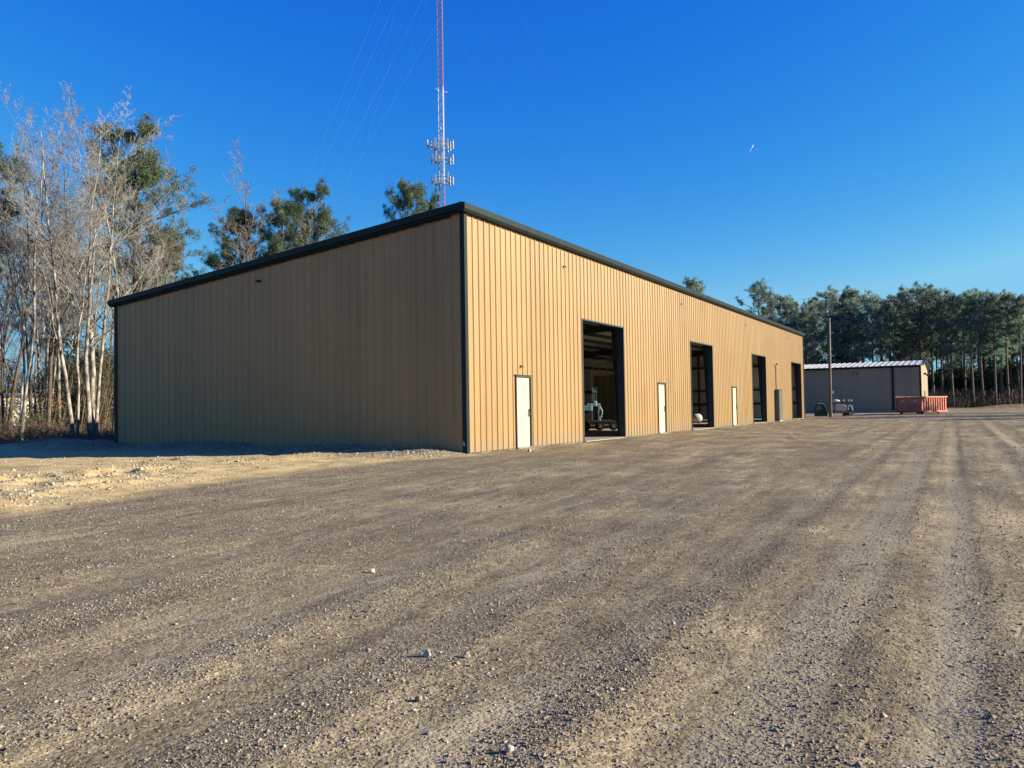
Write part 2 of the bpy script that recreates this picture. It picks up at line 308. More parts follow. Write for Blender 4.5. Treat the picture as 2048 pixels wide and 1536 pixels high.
def ground_material():
    m = bpy.data.materials.new('gravel_ground'); m.use_nodes = True; b = m.node_tree.nodes['Principled BSDF']
    b.inputs['Roughness'].default_value = 0.95; b.inputs['Specular IOR Level'].default_value = 0.15
    tc = N(m, 'ShaderNodeTexCoord'); P = tc.outputs['Object']
    aw = N(m, 'ShaderNodeAttribute', attribute_name='track_w'); asd = N(m, 'ShaderNodeAttribute', attribute_name='sand')
    sx = N(m, 'ShaderNodeSeparateXYZ'); L(m, P, sx.inputs[0])
    cx = N(m, 'ShaderNodeCombineXYZ')
    m1 = N(m, 'ShaderNodeMath', operation='MULTIPLY'); m1.inputs[1].default_value = 0.09; L(m, sx.outputs['X'], m1.inputs[0])
    L(m, m1.outputs[0], cx.inputs['X']); L(m, aw.outputs['Fac'], cx.inputs['Y'])
    # streaks along the driving direction, broad and fine
    s1 = N(m, 'ShaderNodeTexNoise', Scale=1.7, Detail=5, Roughness=0.6); L(m, cx.outputs[0], s1.inputs['Vector'])
    s2 = N(m, 'ShaderNodeTexNoise', Scale=7.5, Detail=4, Roughness=0.6); L(m, cx.outputs[0], s2.inputs['Vector'])
    n1 = N(m, 'ShaderNodeTexNoise', Scale=.55, Detail=8, Roughness=0.65); L(m, P, n1.inputs['Vector'])
    def mth(op, a, bb):
        n = N(m, 'ShaderNodeMath', operation=op)
        for k, q in ((0, a), (1, bb)):
            if isinstance(q, (int, float)): n.inputs[k].default_value = q
            else: L(m, q, n.inputs[k])
        return n.outputs[0]
    v = mth('ADD', mth('MULTIPLY', s1.outputs['Fac'], .34), mth('ADD', mth('MULTIPLY', s2.outputs['Fac'], .30), mth('MULTIPLY', n1.outputs['Fac'], .48)))
    cr = N(m, 'ShaderNodeValToRGB'); e = cr.color_ramp.elements
    e[0].position = .46; e[0].color = (0.120, 0.098, 0.061, 1); e[1].position = .70; e[1].color = (0.359, 0.287, 0.166, 1)
    q = e.new(.54); q.color = (0.171, 0.138, 0.085, 1); q = e.new(.61); q.color = (0.228, 0.187, 0.111, 1)
    L(m, v, cr.inputs['Fac'])
    # single stones in the surface
    v1 = N(m, 'ShaderNodeTexVoronoi', Scale=42.0); L(m, P, v1.inputs['Vector'])
    v2 = N(m, 'ShaderNodeTexVoronoi', Scale=95.0); L(m, P, v2.inputs['Vector'])
    v3 = N(m, 'ShaderNodeTexVoronoi', Scale=14.0); L(m, P, v3.inputs['Vector'])
    hv = N(m, 'ShaderNodeHueSaturation'); L(m, cr.outputs[0], hv.inputs['Color'])
    sc = N(m, 'ShaderNodeSeparateColor'); L(m, v1.outputs['Color'], sc.inputs[0])
    sc2 = N(m, 'ShaderNodeSeparateColor'); L(m, v3.outputs['Color'], sc2.inputs[0])
    sc3 = N(m, 'ShaderNodeSeparateColor'); L(m, v2.outputs['Color'], sc3.inputs[0])
    val = mth('ADD', mth('MULTIPLY', mth('POWER', sc.outputs[0], 2.5), .55), mth('MULTIPLY', sc3.outputs[1], .38))
    val = mth('ADD', val, mth('MULTIPLY', mth('POWER', sc2.outputs[2], 3), .30))
    val = mth('ADD', val, .57)
    # pale chips that catch the eye among the grey ones
    v4 = N(m, 'ShaderNodeTexVoronoi', Scale=30.0); L(m, P, v4.inputs['Vector']); sc4 = N(m, 'ShaderNodeSeparateColor'); L(m, v4.outputs['Color'], sc4.inputs[0])
    chip = mth('MULTIPLY', mth('GREATER_THAN', sc4.outputs[0], .955), mth('LESS_THAN', v4.outputs['Distance'], .33))
    pit = mth('MULTIPLY', mth('GREATER_THAN', sc.outputs[2], .80), -.28)
    val = mth('ADD', val, mth('ADD', mth('MULTIPLY', chip, .5), pit))
    L(m, val, hv.inputs['Value'])
    mr = N(m, 'ShaderNodeMapRange'); mr.inputs['To Min'].default_value = .8; mr.inputs['To Max'].default_value = 1.15
    L(m, sc.outputs[1], mr.inputs['Value']); L(m, mr.outputs[0], hv.inputs['Saturation'])
    # pale limestone and sand patches
    n2 = N(m, 'ShaderNodeTexNoise', Scale=2.4, Detail=9, Roughness=.7); L(m, P, n2.inputs['Vector'])
    cs = N(m, 'ShaderNodeValToRGB'); e = cs.color_ramp.elements
    e[0].position = .36; e[0].color = (0.338, 0.239, 0.099, 1); e[1].position = .66; e[1].color = (0.501, 0.442, 0.246, 1)
    q = e.new(.5); q.color = (0.443, 0.346, 0.166, 1); L(m, n2.outputs['Fac'], cs.inputs['Fac'])
    hs2 = N(m, 'ShaderNodeHueSaturation'); L(m, cs.outputs[0], hs2.inputs['Color'])
    L(m, mth('ADD', mth('MULTIPLY', sc.outputs[0], .35), .80), hs2.inputs['Value'])
    mx = N(m, 'ShaderNodeMix', data_type='RGBA'); L(m, asd.outputs['Fac'], mx.inputs['Factor']); L(m, hv.outputs[0], mx.inputs['A']); L(m, hs2.outputs[0], mx.inputs['B'])
    # scattered pale smears where the base shows through
    n3 = N(m, 'ShaderNodeTexNoise', Scale=1.15, Detail=9, Roughness=.68)
    mp = N(m, 'ShaderNodeMapping'); mp.inputs['Scale'].default_value = (.38, 1.3, 1); mp.inputs['Rotation'].default_value = (0, 0, .22); L(m, P, mp.inputs['Vector']); L(m, mp.outputs[0], n3.inputs['Vector'])
    cp = N(m, 'ShaderNodeValToRGB'); cp.color_ramp.elements[0].position = .575; cp.color_ramp.elements[1].position = .66; L(m, n3.outputs['Fac'], cp.inputs['Fac'])
    mx2 = N(m, 'ShaderNodeMix', data_type='RGBA'); L(m, mth('MULTIPLY', cp.outputs[0], .65), mx2.inputs['Factor']); L(m, mx.outputs['Result'], mx2.inputs['A'])
    mx2.inputs['B'].default_value = (0.360, 0.304, 0.194, 1)
    # narrow tyre tracks: packed pale fines with a darker shoulder
    atp = N(m, 'ShaderNodeAttribute', attribute_name='tyre_pale'); atd = N(m, 'ShaderNodeAttribute', attribute_name='tyre_dark')
    mxa = N(m, 'ShaderNodeMix', data_type='RGBA'); L(m, mth('MULTIPLY', atp.outputs['Fac'], mth('ADD', n1.outputs['Fac'], .08)), mxa.inputs['Factor']); L(m, mx2.outputs['Result'], mxa.inputs['A']); mxa.inputs['B'].default_value = (0.305, 0.259, 0.165, 1)
    mxb = N(m, 'ShaderNodeMix', data_type='RGBA'); L(m, mth('MULTIPLY', mth('MULTIPLY', atd.outputs['Fac'], .65), mth('ADD', n1.outputs['Fac'], .1)), mxb.inputs['Factor']); L(m, mxa.outputs['Result'], mxb.inputs['A']); mxb.inputs['B'].default_value = (0.058, 0.048, 0.028, 1)
    mx2 = mxb
    # forest litter under the trees
    alf = N(m, 'ShaderNodeAttribute', attribute_name='litter')
    mx3 = N(m, 'ShaderNodeMix', data_type='RGBA'); L(m, alf.outputs['Fac'], mx3.inputs['Factor']); L(m, mx2.outputs['Result'], mx3.inputs['A'])
    mx3.inputs['B'].default_value = (0.075, 0.051, 0.024, 1)
    L(m, mx3.outputs['Result'], b.inputs['Base Color'])
    hsum = mth('ADD', mth('MULTIPLY', v1.outputs['Distance'], -.9), mth('MULTIPLY', v2.outputs['Distance'], -.4))
    hsum = mth('ADD', hsum, mth('MULTIPLY', v3.outputs['Distance'], -.6))
    bp = N(m, 'ShaderNodeBump', Strength=.6, Distance=.008); L(m, hsum, bp.inputs['Height'])
    bp2 = N(m, 'ShaderNodeBump', Strength=.5, Distance=.05); L(m, n1.outputs['Fac'], bp2.inputs['Height']); L(m, bp.outputs[0], bp2.inputs['Normal'])
    L(m, bp2.outputs[0], b.inputs['Normal'])
    return m
M['ground'] = ground_material()
gr = np_mesh('ground', np.stack([X, Y, Z], -1).reshape(-1, 3), F, M['ground'], smooth=True)
tag(gr, kind='structure')
def attr(o, n, a):
    t = o.data.attributes.new(n, 'FLOAT', 'POINT'); t.data.foreach_set('value', a.astype(np.float32).ravel())
attr(gr, 'track_w', track_w(X, Y))
attr(gr, 'sand', sand_mask(X, Y)*np.clip(1.15+1.6*vnoise(X, Y, 1.3, 21)-0.5*sstep(-3, 0, X)*sstep(3, -1, Y), .25, 1)*(1-.8*sstep(-2.3, -1.2, X)*sstep(-.5, .5, Y)))
lit = np.maximum(sstep(108, 122, X+(Y+12)*.35), sstep(17, 21, Y+.6*vnoise(X, Y, 2, 22))*(X < 60))
attr(gr, 'litter', lit)
TW = track_w(X, Y); nb_ = .55+1.3*np.clip(vnoise(X*.35, TW, .6, 40)+.25, 0, 1)
def band(c, wd, soft=.035): return sstep(-soft, soft, wd/2-np.abs(TW-c-.10*vnoise(X, TW*0, 6, 41)))
fade = sstep(45, 5, X)
attr(gr, 'tyre_pale', np.clip((band(-11.86, .22)*1.25+band(-11.22, .36, .07)*1.05+band(-13.3, .25, .06)*.9+band(-10.35, .16)*.35+band(-9.35, .18)*.3+band(-8.2, .2, .06)*.25+band(-12.75, .2, .06)*.6+band(-6.9, .2, .06)*.3)*nb_*fade, 0, 1)*(Y < 0))
attr(gr, 'tyre_dark', np.clip((band(-12.03, .11)*.65+band(-11.48, .14, .05)*.4+band(-10.55, .16, .06)*.35+band(-9.7, .2, .08)*.3+band(-12.5, .12)*.35)*nb_*fade, 0, 1)*(Y < 0))

# loose stones
def stones(name, xs, ys, rad, mats_, label, cat=None, sink=.35):
    n = len(xs)
    O = np.array([(1,0,0),(-1,0,0),(0,1,0),(0,-1,0),(0,0,1),(0,0,-1)], float)
    T = np.array([(0,2,4),(2,1,4),(1,3,4),(3,0,4),(2,0,5),(1,2,5),(3,1,5),(0,3,5)])
    V = O[None]*rng.uniform(.6, 1.3, (n, 6, 3)); V = V+rng.normal(0, .22, (n, 6, 3))
    a = rng.uniform(0, 2*np.pi, n); ca, sa = np.cos(a)[:, None], np.sin(a)[:, None]
    V = np.stack([V[..., 0]*ca-V[..., 1]*sa, V[..., 0]*sa+V[..., 1]*ca, V[..., 2]*rng.uniform(.55, .9, (n, 1))], -1)*rad[:, None, None]
    z = ground_h(xs, ys)
    V += np.stack([xs, ys, z+rad*(.5-sink)], -1)[:, None]
    Fs = (T[None]+(np.arange(n)*6)[:, None, None]).reshape(-1, 3)
    idx = np.repeat(rng.choice(len(mats_), n, p=[m[1] for m in mats_]), 8)
    o = np_mesh(name, V.reshape(-1, 3), Fs, None, idx=idx, mats=[m[0] for m in mats_])
    tag(o, label, cat, kind='stuff'); return o
g1 = noisy('stone_grey', (0.157, 0.136, 0.106), (0.234, 0.204, 0.162), 30, .9); g2 = noisy('stone_dark', (0.063, 0.050, 0.039), (0.107, 0.085, 0.063), 30, .9)
g3 = noisy('stone_tan', (0.230, 0.187, 0.132), (0.323, 0.272, 0.196), 30, .9); g4 = noisy('stone_white', (0.340, 0.315, 0.255), (0.442, 0.408, 0.340), 30, .85)
n = 760000
ang = YAW+rng.uniform(-.86, .86, n)*1.0; rr = 1.9+ (rng.random(n)**1.6)*24
xs = CAM[0]+rr*np.cos(ang); ys = CAM[1]+rr*np.sin(ang)
tw = track_w(xs, ys)
dens = .42+.9*np.clip(vnoise(xs*.12, tw, .35, 8)+.5*vnoise(xs*.1, tw, 1.0, 31)+.35*vnoise(xs, ys, 1.1, 30)+.12, 0, 1)
for c, wd, dp in ruts: dens *= 1-.75*np.exp(-((tw-c)/(wd*1.0))**2)*(dp > 0)
keep = (rng.random(n) < dens) & ~((xs > -.1) & (ys > -.08)) & (sand_mask(xs, ys) < .5)
xs, ys, rr = xs[keep], ys[keep], rr[keep]
rad = np.clip(rng.lognormal(math.log(.0036), .42, len(xs)), .0020, .0145)*(1+rr*.03)
stones('gravel', xs, ys, rad, [(g1, .48), (g2, .23), (g3, .265), (g4, .025)], 'loose grey and brown gravel spread over the driven yard')
# pale crushed rock on the sandy strip beside the gable
g5 = noisy('stone_cream', (0.315, 0.264, 0.183), (0.415, 0.359, 0.264), 30, .9)
n = 30000
xs = rng.uniform(-17, -.1, n); ys = rng.uniform(-2, 13, n)
hp = np.zeros(n)
for cx_, cy_, r_ in ((-9.9, 3.2, 1.3), (-9.6, 1.1, .8), (-7.9, 2.7, .9), (-12.3, .2, 1.0), (-5.5, 5.2, 1.0), (-11.5, 5.6, 1.6), (-4.4, 3.4, .8), (-12.6, -1, .5)):
    hp += np.exp(-(((xs-cx_)/(r_*1.6))**2+((ys-cy_)/r_)**2))
keep = (rng.random(n) < (.10+.9*np.clip(hp, 0, 1)+.25*np.clip(vnoise(xs, ys, .8, 33)+.1, 0, 1))) & (sand_mask(xs, ys) > .35)
xs, ys = xs[keep], ys[keep]; hp = hp[keep]
rad = np.clip(rng.lognormal(math.log(.0125), .45, len(xs)), .006, .055)*(1+.4*hp)
stones('crushed_stone', xs, ys, rad, [(g5, .42), (g3, .42), (g1, .16)], 'pale crushed rock heaped on the sandy strip beside the gable')
# grey gravel heaped at the foot of the gable
n = 9000
xs = -rng.random(n)**1.5*2.3-.03; ys = rng.uniform(-.3, 19, n)
rad = np.clip(rng.lognormal(math.log(.016), .4, n), .007, .05)
stones('loose_rubble', xs, ys, rad, [(g1, .5), (g3, .2), (g4, .3)], 'low ridge of loose rubble along the foot of the gable wall')
# a few fist-size stones that stand out
for (u, v, r, lb) in ((855, 1319, .028, 'whitish fist size stone, the left one of two lying close together on the gravel'), (935, 1321, .022, 'smaller whitish stone, the right one of two lying close together on the gravel'),
                      (745, 1145, .028, 'single pale stone alone on the open gravel left of centre'), (1022, 1512, .020, 'pale stone near the bottom edge of the gravel yard'),
                      (838, 1405, .022, 'grey stone on the gravel between the two whitish stones and the bottom edge'), (1059, 902, .07, 'white stone lying just outside the first cream door')):
    q = at(u, v, 1); d = q-CAM; t = -(CAM[2]+.04)/d[2]; p = CAM+d*t
    zz = float(ground_h(np.array([p[0]]), np.array([p[1]]))[0])
    import bmesh
    bm = bmesh.new(); bmesh.ops.create_icosphere(bm, subdivisions=2, radius=r)
    rs = random.Random(u)
    planes = [Vector((rs.gauss(0, 1), rs.gauss(0, 1), rs.gauss(0, 1))).normalized() for _ in range(9)]
    for vv in bm.verts:
        for pl in planes:
            dd = vv.co.dot(pl)-r*.58
            if dd > 0: vv.co -= pl*dd
        vv.co.z *= .85
    me = bpy.data.meshes.new('stone'); bm.to_mesh(me); bm.free(); me.materials.append(g4 if v != 1405 else g1)
    o = bpy.data.objects.new('stone', me); COL.objects.link(o); o.location = (p[0], p[1], zz+r*.5); tag(o, lb, 'stone', 'larger stones on the gravel')

# ------------------------------------------------------------------ main metal building
LEN, WID, HF, HB = 49.456, 15.24, 6.62, 5.22
def profile(length, pitch=.3048, off=.12, rh=.027):
    pts = [(0, 0)]; x = off
    while x+.08 < length:
        if x > .03: pts += [(x-.036, 0), (x-.014, rh), (x+.014, rh), (x+.036, 0)]
        for q in (.10, .20):
            if x+q+.03 < length: pts += [(x+q-.014, 0), (x+q-.006, .004), (x+q+.006, .004), (x+q+.014, 0)]
        x += pitch
    pts.append((length, 0)); return pts
def sheet_wall(name, length, z0, ztop, holes, tomap, m, parent, **kw):
    pts = profile(length, **kw); xs_ = [p[0] for p in pts]; hs_ = [p[1] for p in pts]
    bx = sorted(set(xs_+[h[0] for h in holes]+[h[1] for h in holes]))
    b = MB(); F_ = []; V_ = []
    for a, c in zip(bx[:-1], bx[1:]):
        if c-a < 1e-5: continue
        ha, hc = np.interp(a, xs_, hs_), np.interp(c, xs_, hs_)
        mid = (a+c)/2; spans = [(z0, None)]
        for (h0, h1, zb, zt) in holes:
            if h0 < mid < h1:
                spans = ([(z0, zb)] if zb > z0+.01 else [])+[(zt, None)]
        for s0, s1 in spans:
            ta = ztop(a) if s1 is None else s1; tb = ztop(c) if s1 is None else s1
            k = len(V_); V_ += [tomap(a, ha, s0), tomap(c, hc, s0), tomap(c, hc, tb), tomap(a, ha, ta)]; F_.append((k, k+1, k+2, k+3))
    return b.raw(V_, F_).build(name, m, parent)
bld = tag(empty('metal_building', (0, 0, 0)), 'long tan ribbed metal building with dark green trim and four open bays', 'building')
doors = [(2.6775, 3.630), (15.123, 16.1015), (27.383, 28.3617)]
bays = [(7.4873, 11.2523), (19.8949, 23.5678), (32.2211, 35.8798), (44.5052, 48.1546)]
DH, BH = 2.17, 4.2525
holes = [(a, b, 0, DH) for a, b in doors]+[(a, b, 0, BH) for a, b in bays]
sheet_wall('front_wall', LEN, -.02, lambda x: HF, holes, lambda x, h, z: (x, -h, z), M['tan'], bld)
sheet_wall('gable_wall', WID, -.03, lambda y: HF+(HB-HF)*y/WID, [], lambda y, h, z: (-h, y, z), M['tan'], bld)
sheet_wall('back_wall', LEN, -.03, lambda x: HB, [], lambda x, h, z: (x, WID+h, z), M['tan'], bld)
sheet_wall('end_wall', WID, -.03, lambda y: HF+(HB-HF)*y/WID, [], lambda y, h, z: (LEN+h, y, z), M['tan'], bld)
# roof sheet with ribs
b = MB(); pr = profile(LEN+.3, rh=.04)
slope = (HB-HF)/WID
for (a, ha), (c, hc) in zip(pr[:-1], pr[1:]):
    y0, y1 = -.12, WID+.22
    b.raw([(a-.15, y0, HF+.12+ha+slope*y0), (c-.15, y0, HF+.12+hc+slope*y0), (c-.15, y1, HF+.12+hc+slope*y1), (a-.15, y1, HF+.12+ha+slope*y1)], [(0, 1, 2, 3)])
b.build('roof', M['roofwhite'], bld)
# trims
b = MB(); P = [(0, -.04, HF-.07), (0, -.13, HF-.09), (0, -.17, HF-.01), (0, -.17, HF+.15), (0, -.04, HF+.18), (0, .05, HF+.17), (0, .05, HF-.07)]
b.prism([(-.19, q[1], q[2]) for q in P], (LEN+.38, 0, 0)); b.build('eave_trim', M['green'], bld)
for xa, xb, nm in ((-.19, -.045, 'rake_trim'), (LEN+.045, LEN+.19, 'rake_trim')):
    b = MB(); y0, y1 = .052, WID+.21
    zz = lambda y: HF+slope*y
    b.prism([(xa, y0, zz(y0)-.02), (xa, y0, zz(y0)+.17), (xa, y1, zz(y1)+.14), (xa, y1+.06, zz(y1)+.06), (xa, y1, zz(y1)-.02)], (xb-xa, 0, 0))
    # lower lip of the rake flashing, slightly set back
    xc, xd = (-.12, -.04) if xa < 0 else (LEN+.04, LEN+.12)
    b.prism([(xc, y0, zz(y0)-.08), (xc, y0, zz(y0)-.021), (xc, y1, zz(y1)-.021), (xc, y1, zz(y1)-.07)], (xd-xc, 0, 0))
    k = 0; yy = .4
    rr_ = random.Random(3)
    while xa < 0 and yy < WID-.3:     # uneven sheet closures hanging below the lip
        ln = rr_.uniform(.28, .34)
        b.prism([(-.043, yy, zz(yy)-.07), (-.043, yy+ln*.95, zz(yy+ln*.95)-.07), (-.043, yy+ln*.95, zz(yy+ln)-.115-rr_.uniform(0, .02)), (-.043, yy, zz(yy+ln)-.115)], (-.02, 0, 0)); yy += ln
    b.build(nm, M['green'], bld)
b = MB(); b.prism([(-.15, WID+.04, HB-.12), (-.15, WID+.20, HB-.10), (-.15, WID+.24, HB+.06), (-.15, WID+.04, HB+.09)], (LEN+.3, 0, 0)); b.build('gutter', M['green'], bld)
for (px, py, sx_, sy_) in ((0, 0, -1, -1), (0, WID, -1, 1), (LEN, 0, 1, -1), (LEN, WID, 1, 1)):
    b = MB(); t = .046; wdt = .10; H_ = (HF if py == 0 else HB)-.092
    def bx(x0, x1, y0, y1): b.box((min(x0, x1), min(y0, y1), -.03), (max(x0, x1), max(y0, y1), H_))
    bx(px+sx_*t, px-sx_*wdt, py+sy_*.038, py+sy_*t)
    bx(px+sx_*.038, px+sx_*t, py+sy_*.037, py-sy_*wdt)
    b.build('corner_trim', M['green'], bld)
# sunlight through a gap low on the front corner trim, painted as pale patch
b = MB(); b.prism([(-.049, .045, .19), (-.049, .075, .23), (-.049, .070, .29), (-.049, .058, .34), (-.049, .035, .25), (-.049, .02, .20)], (-.004, 0, 0)); b.build('trim_sun_patch', M['cream'], bld)
# frames of the bays
for a, c in bays:
    b = MB()
    b.box((a-.05, -.045, -.02), (a, .22, BH+.05)); b.box((c, -.045, -.02), (c+.05, .22, BH+.05)); b.box((a+.001, -.045, BH), (c-.001, .22, BH+.05))
    b.build('bay_opening_trim', M['darkjamb'], bld)
# personnel doors
for i, (a, c) in enumerate(doors):
    fr = MB(); t = .045
    fr.box((a, -.05, 0), (a+t, .12, DH)); fr.box((c-t, -.05, 0), (c, .12, DH)); fr.box((a+t+.001, -.05, DH-t), (c-t-.001, .12, DH))
    fr.box((a-.03, -.065, DH+.002), (c+.03, -.0, DH+.025))
    lf = MB(); lf.box((a+t+.006, .0, .012), (c-t-.006, .045, DH-t-.006)); d = lf.build('door', M['cream'], bld, bevel=.003)
    fr.build('door_frame', M['darkjamb'], d)
    hd = MB(); hx = c-t-.075
    hd.box((hx-.028, -.014, .92), (hx+.028, -.001, 1.16)); hd.tube([(hx, -.014, 1.0), (hx, -.06, 1.0)], .011); hd.tube([(hx+.01, -.062, 1.0), (hx-.11, -.062, .992)], .011)
    hd.tube([(hx, -.015, 1.11), (hx, -.028, 1.11)], .022, 12); hd.build('handle', M['primer'], d)
    for z in (.25, 1.05, 1.85): MB().tube([(a+t+.002, -.012, z-.05), (a+t+.002, -.012, z+.05)], .008).build('hinge', M['steel'], d)
    th = MB(); th.box((a+t+.002, -.09, -.02), (c-t-.002, .11, .01)); th.build('threshold', M['steel'], d)
# conduit stubs for lamps
b = MB()
for (x_, z_) in ((3.044, 2.46), (6.12, 5.94), (18.56, 5.96), (30.78, 5.95), (43.2, 5.96)):
    b = MB(); b.tube([(x_, .02, z_), (x_, -.10, z_), (x_+.0, -.10, z_-.06)], .014, 6); b.box((x_-.04, -.044, z_-.04), (x_+.04, -.036, z_+.04)); b.build('conduit_stub', M['primer'], bld)
b = MB(); b.box((-.12, 7.80, 5.34), (-.036, 7.88, 5.41)); b.box((-.05, 7.73, 5.33), (-.036, 7.80, 5.40)); b.build('wall_junction_box', M['black'], bld)
# screws: rows of fasteners on the lit wall
Vs = []; Fs = []
xx = .06
while xx < 20:
    for z in (.10, 1.2, 2.33, 4.27, 5.95):
        if not any(h0-.05 < xx < h1+.05 and z < zt+.05 for (h0, h1, _, zt) in holes):
            k = len(Vs); r_ = .008
            Vs += [(xx-r_, -.006, z-r_), (xx+r_, -.006, z-r_), (xx+r_, -.006, z+r_), (xx-r_, -.006, z+r_), (xx, -.011, z)]; Fs += [(k, k+1, k+4), (k+1, k+2, k+4), (k+2, k+3, k+4), (k+3, k, k+4)]
    xx += .3048
np_mesh('fastener_rows', Vs, Fs, M['tan'], bld)['kind'] = 'stuff'
# slab
b = MB(); b.box((-.0, .0, -.25), (LEN-.0, WID-.01, 0.0))
for a, c in bays: b.box((a+.002, -.10, -.25), (c-.002, -.001, -.006))
for a, c in doors: b.box((a-.05, -.14, -.25), (c+.05, -.001, -.022))
b.build('floor_slab', M['conc'], bld)
# steel frames, girts, purlins, insulation
def roofz(y): return HF+slope*y
for xf in (.35, bays[0][1]+.22, bays[1][1]+.22, bays[2][1]+.22, bays[3][1]+.22):
    b = MB(); f = .1
    # front column: web + two flanges, tapered
    def fl(y0a, y0b, za, zb, th): b.raw([(xf-f, y0a, za), (xf+f, y0a, za), (xf+f, y0a+th, za), (xf-f, y0a+th, za), (xf-f, y0b, zb), (xf+f, y0b, zb), (xf+f, y0b+th, zb), (xf-f, y0b+th, zb)], [(0,3,2,1),(4,5,6,7),(0,1,5,4),(1,2,6,5),(2,3,7,6),(3,0,4,7)])
    ht = roofz(.8)-.35
    fl(.225, .225, 0, ht, .015); fl(.31, .60, 0, ht, .015)
    b.prism([(xf-.006, .24, 0), (xf-.006, .31, 0), (xf-.006, .60, ht), (xf-.006, .24, ht)], (.012, 0, 0))
    # rafter
    za, zb = roofz(.8)-.25, roofz(WID-.5)-.25
    b.prism([(xf-f, .24, roofz(.24)-.25), (xf-f, WID-.3, roofz(WID-.3)-.25), (xf-f, WID-.3, roofz(WID-.3)-.65), (xf-f, WID/2, roofz(WID/2)-.60), (xf-f, .6, roofz(.6)-.85), (xf-f, .24, roofz(.24)-.9)], (2*f, 0, 0))
    b.box((xf-f, WID-.62, 0), (xf+f, WID-.301, HB-.3))
    b.build('frame_column', M['darkjamb'], bld)
b = MB()
for xw, s in ((LEN-.04, -1), (.04, 1)):
    x0, x1 = sorted((xw, xw+s*.02)); b.prism([(x0, .25, 0), (x0, .25, roofz(.25)-.2), (x0, WID-.05, roofz(WID-.05)-.2), (x0, WID-.05, 0)], (x1-x0, 0, 0))
b.box((.07, WID-.06, 0), (LEN-.07, WID-.04, HB-.15))
b.build('wall_insulation', M['insul'], bld)
b = MB(); b.prism([(.07, .2, roofz(.2)-.02), (.07, WID-.1, roofz(WID-.1)-.02), (.07, WID-.1, roofz(WID-.1)-.04), (.07, .2, roofz(.2)-.04)], (LEN-.14, 0, 0)); b.build('roof_insulation', M['insul'], bld)
for z in (1.2, 2.33, 4.27, 5.75):
    b = MB(); ym = WID-.3 if z < 5 else 9.0
    b.box((LEN-.26, .3, z-.09), (LEN-.062, ym, z+.09)); 
    if z < 5: b.box((.3, WID-.26, z-.09), (LEN-.3, WID-.062, z+.09))
    b.build('wall_girt', M['primer'], bld)
for y in np.arange(1.2, WID-.5, 1.5):
    b = MB(); b.box((.1, y, roofz(y)-.26), (LEN-.1, y+.06, roofz(y)-.05)); b.build('purlin', M['primer'], bld)
for y in (4.2, 8.4, 12.2):
    b = MB(); b.box((LEN-.42, y, 0), (LEN-.262, y+.16, roofz(y)-.3)); b.build('end_post', M['primer'], bld)
# stud partition deep inside the third bay
pw = MB(); XP = 41.6
for y in np.arange(8.2, WID-.3, .61): pw.box((XP, y, 0.02), (XP+.09, y+.05, roofz(y)-.75))
for z in (.0, 2.45, 3.7, 4.9): pw.box((XP+.002, 8.25, z+.001), (XP+.088, WID-.3, z+.07))
pw.prism([(XP+.002, 8.2, roofz(8.2)-.75), (XP+.002, 8.2, roofz(8.2)-.66), (XP+.002, WID-.3, roofz(WID-.3)-.66), (XP+.002, WID-.3, roofz(WID-.3)-.75)], (.086, 0, 0))
pwo = pw.build('stud_partition', M['wood'], bld)
b = MB(); b.box((XP+.1, 8.2, .02), (XP+.115, 10.9, 2.4)); b.box((XP+.1, 11.9, .02), (XP+.115, WID-.35, 3.65)); b.box((XP+.1, 9.4, 2.5), (XP+.115, 10.6, 3.6)); b.build('plywood_sheet', M['ply'], pwo)
# electrical cabinet on the front wall, with a pipe in place of a shadow
cab = tag(empty('electrical_cabinet', (38.5, -.05, 0)), 'tall grey electrical cabinet standing against the front wall between the last two bays', 'cabinet')
b = MB(); b.box((0, -.24, .04), (.92, 0, 2.12)); b.build('cabinet_body', M['primer'], cab, bevel=.008)
b = MB(); b.box((.03, -.265, .08), (.90, -.243, 2.08)); dd = b.build('cabinet_door', noisy('light_grey_enamel', (0.075, 0.083, 0.088), (0.10, 0.108, 0.112), 3, .4), cab, bevel=.004)
b = MB(); b.box((.80, -.285, .95), (.83, -.267, 1.12)); b.build('handle', M['steel'], dd)
b = MB(); b.box((-.03, -.29, 2.122), (.95, 0.0, 2.15)); b.build('cabinet_cap', M['green'], cab)
b = MB(); b.box((-.04, -.28, -.03), (.96, 0.0, .038)); b.build('concrete_base', M['conc'], cab)
b = MB(); b.tube([(.10, -.06, 2.15), (.10, -.06, 3.75), (.10, -.10, 3.9), (.10, -.17, 3.92), (.10, -.22, 3.84)], .035, 8); b.box((.05, -.03, 2.9), (.15, 0.0, 2.94)); b.build('riser_conduit', M['primer'], cab)  # dark pipe added to stand in for a pole's shadow on the wall

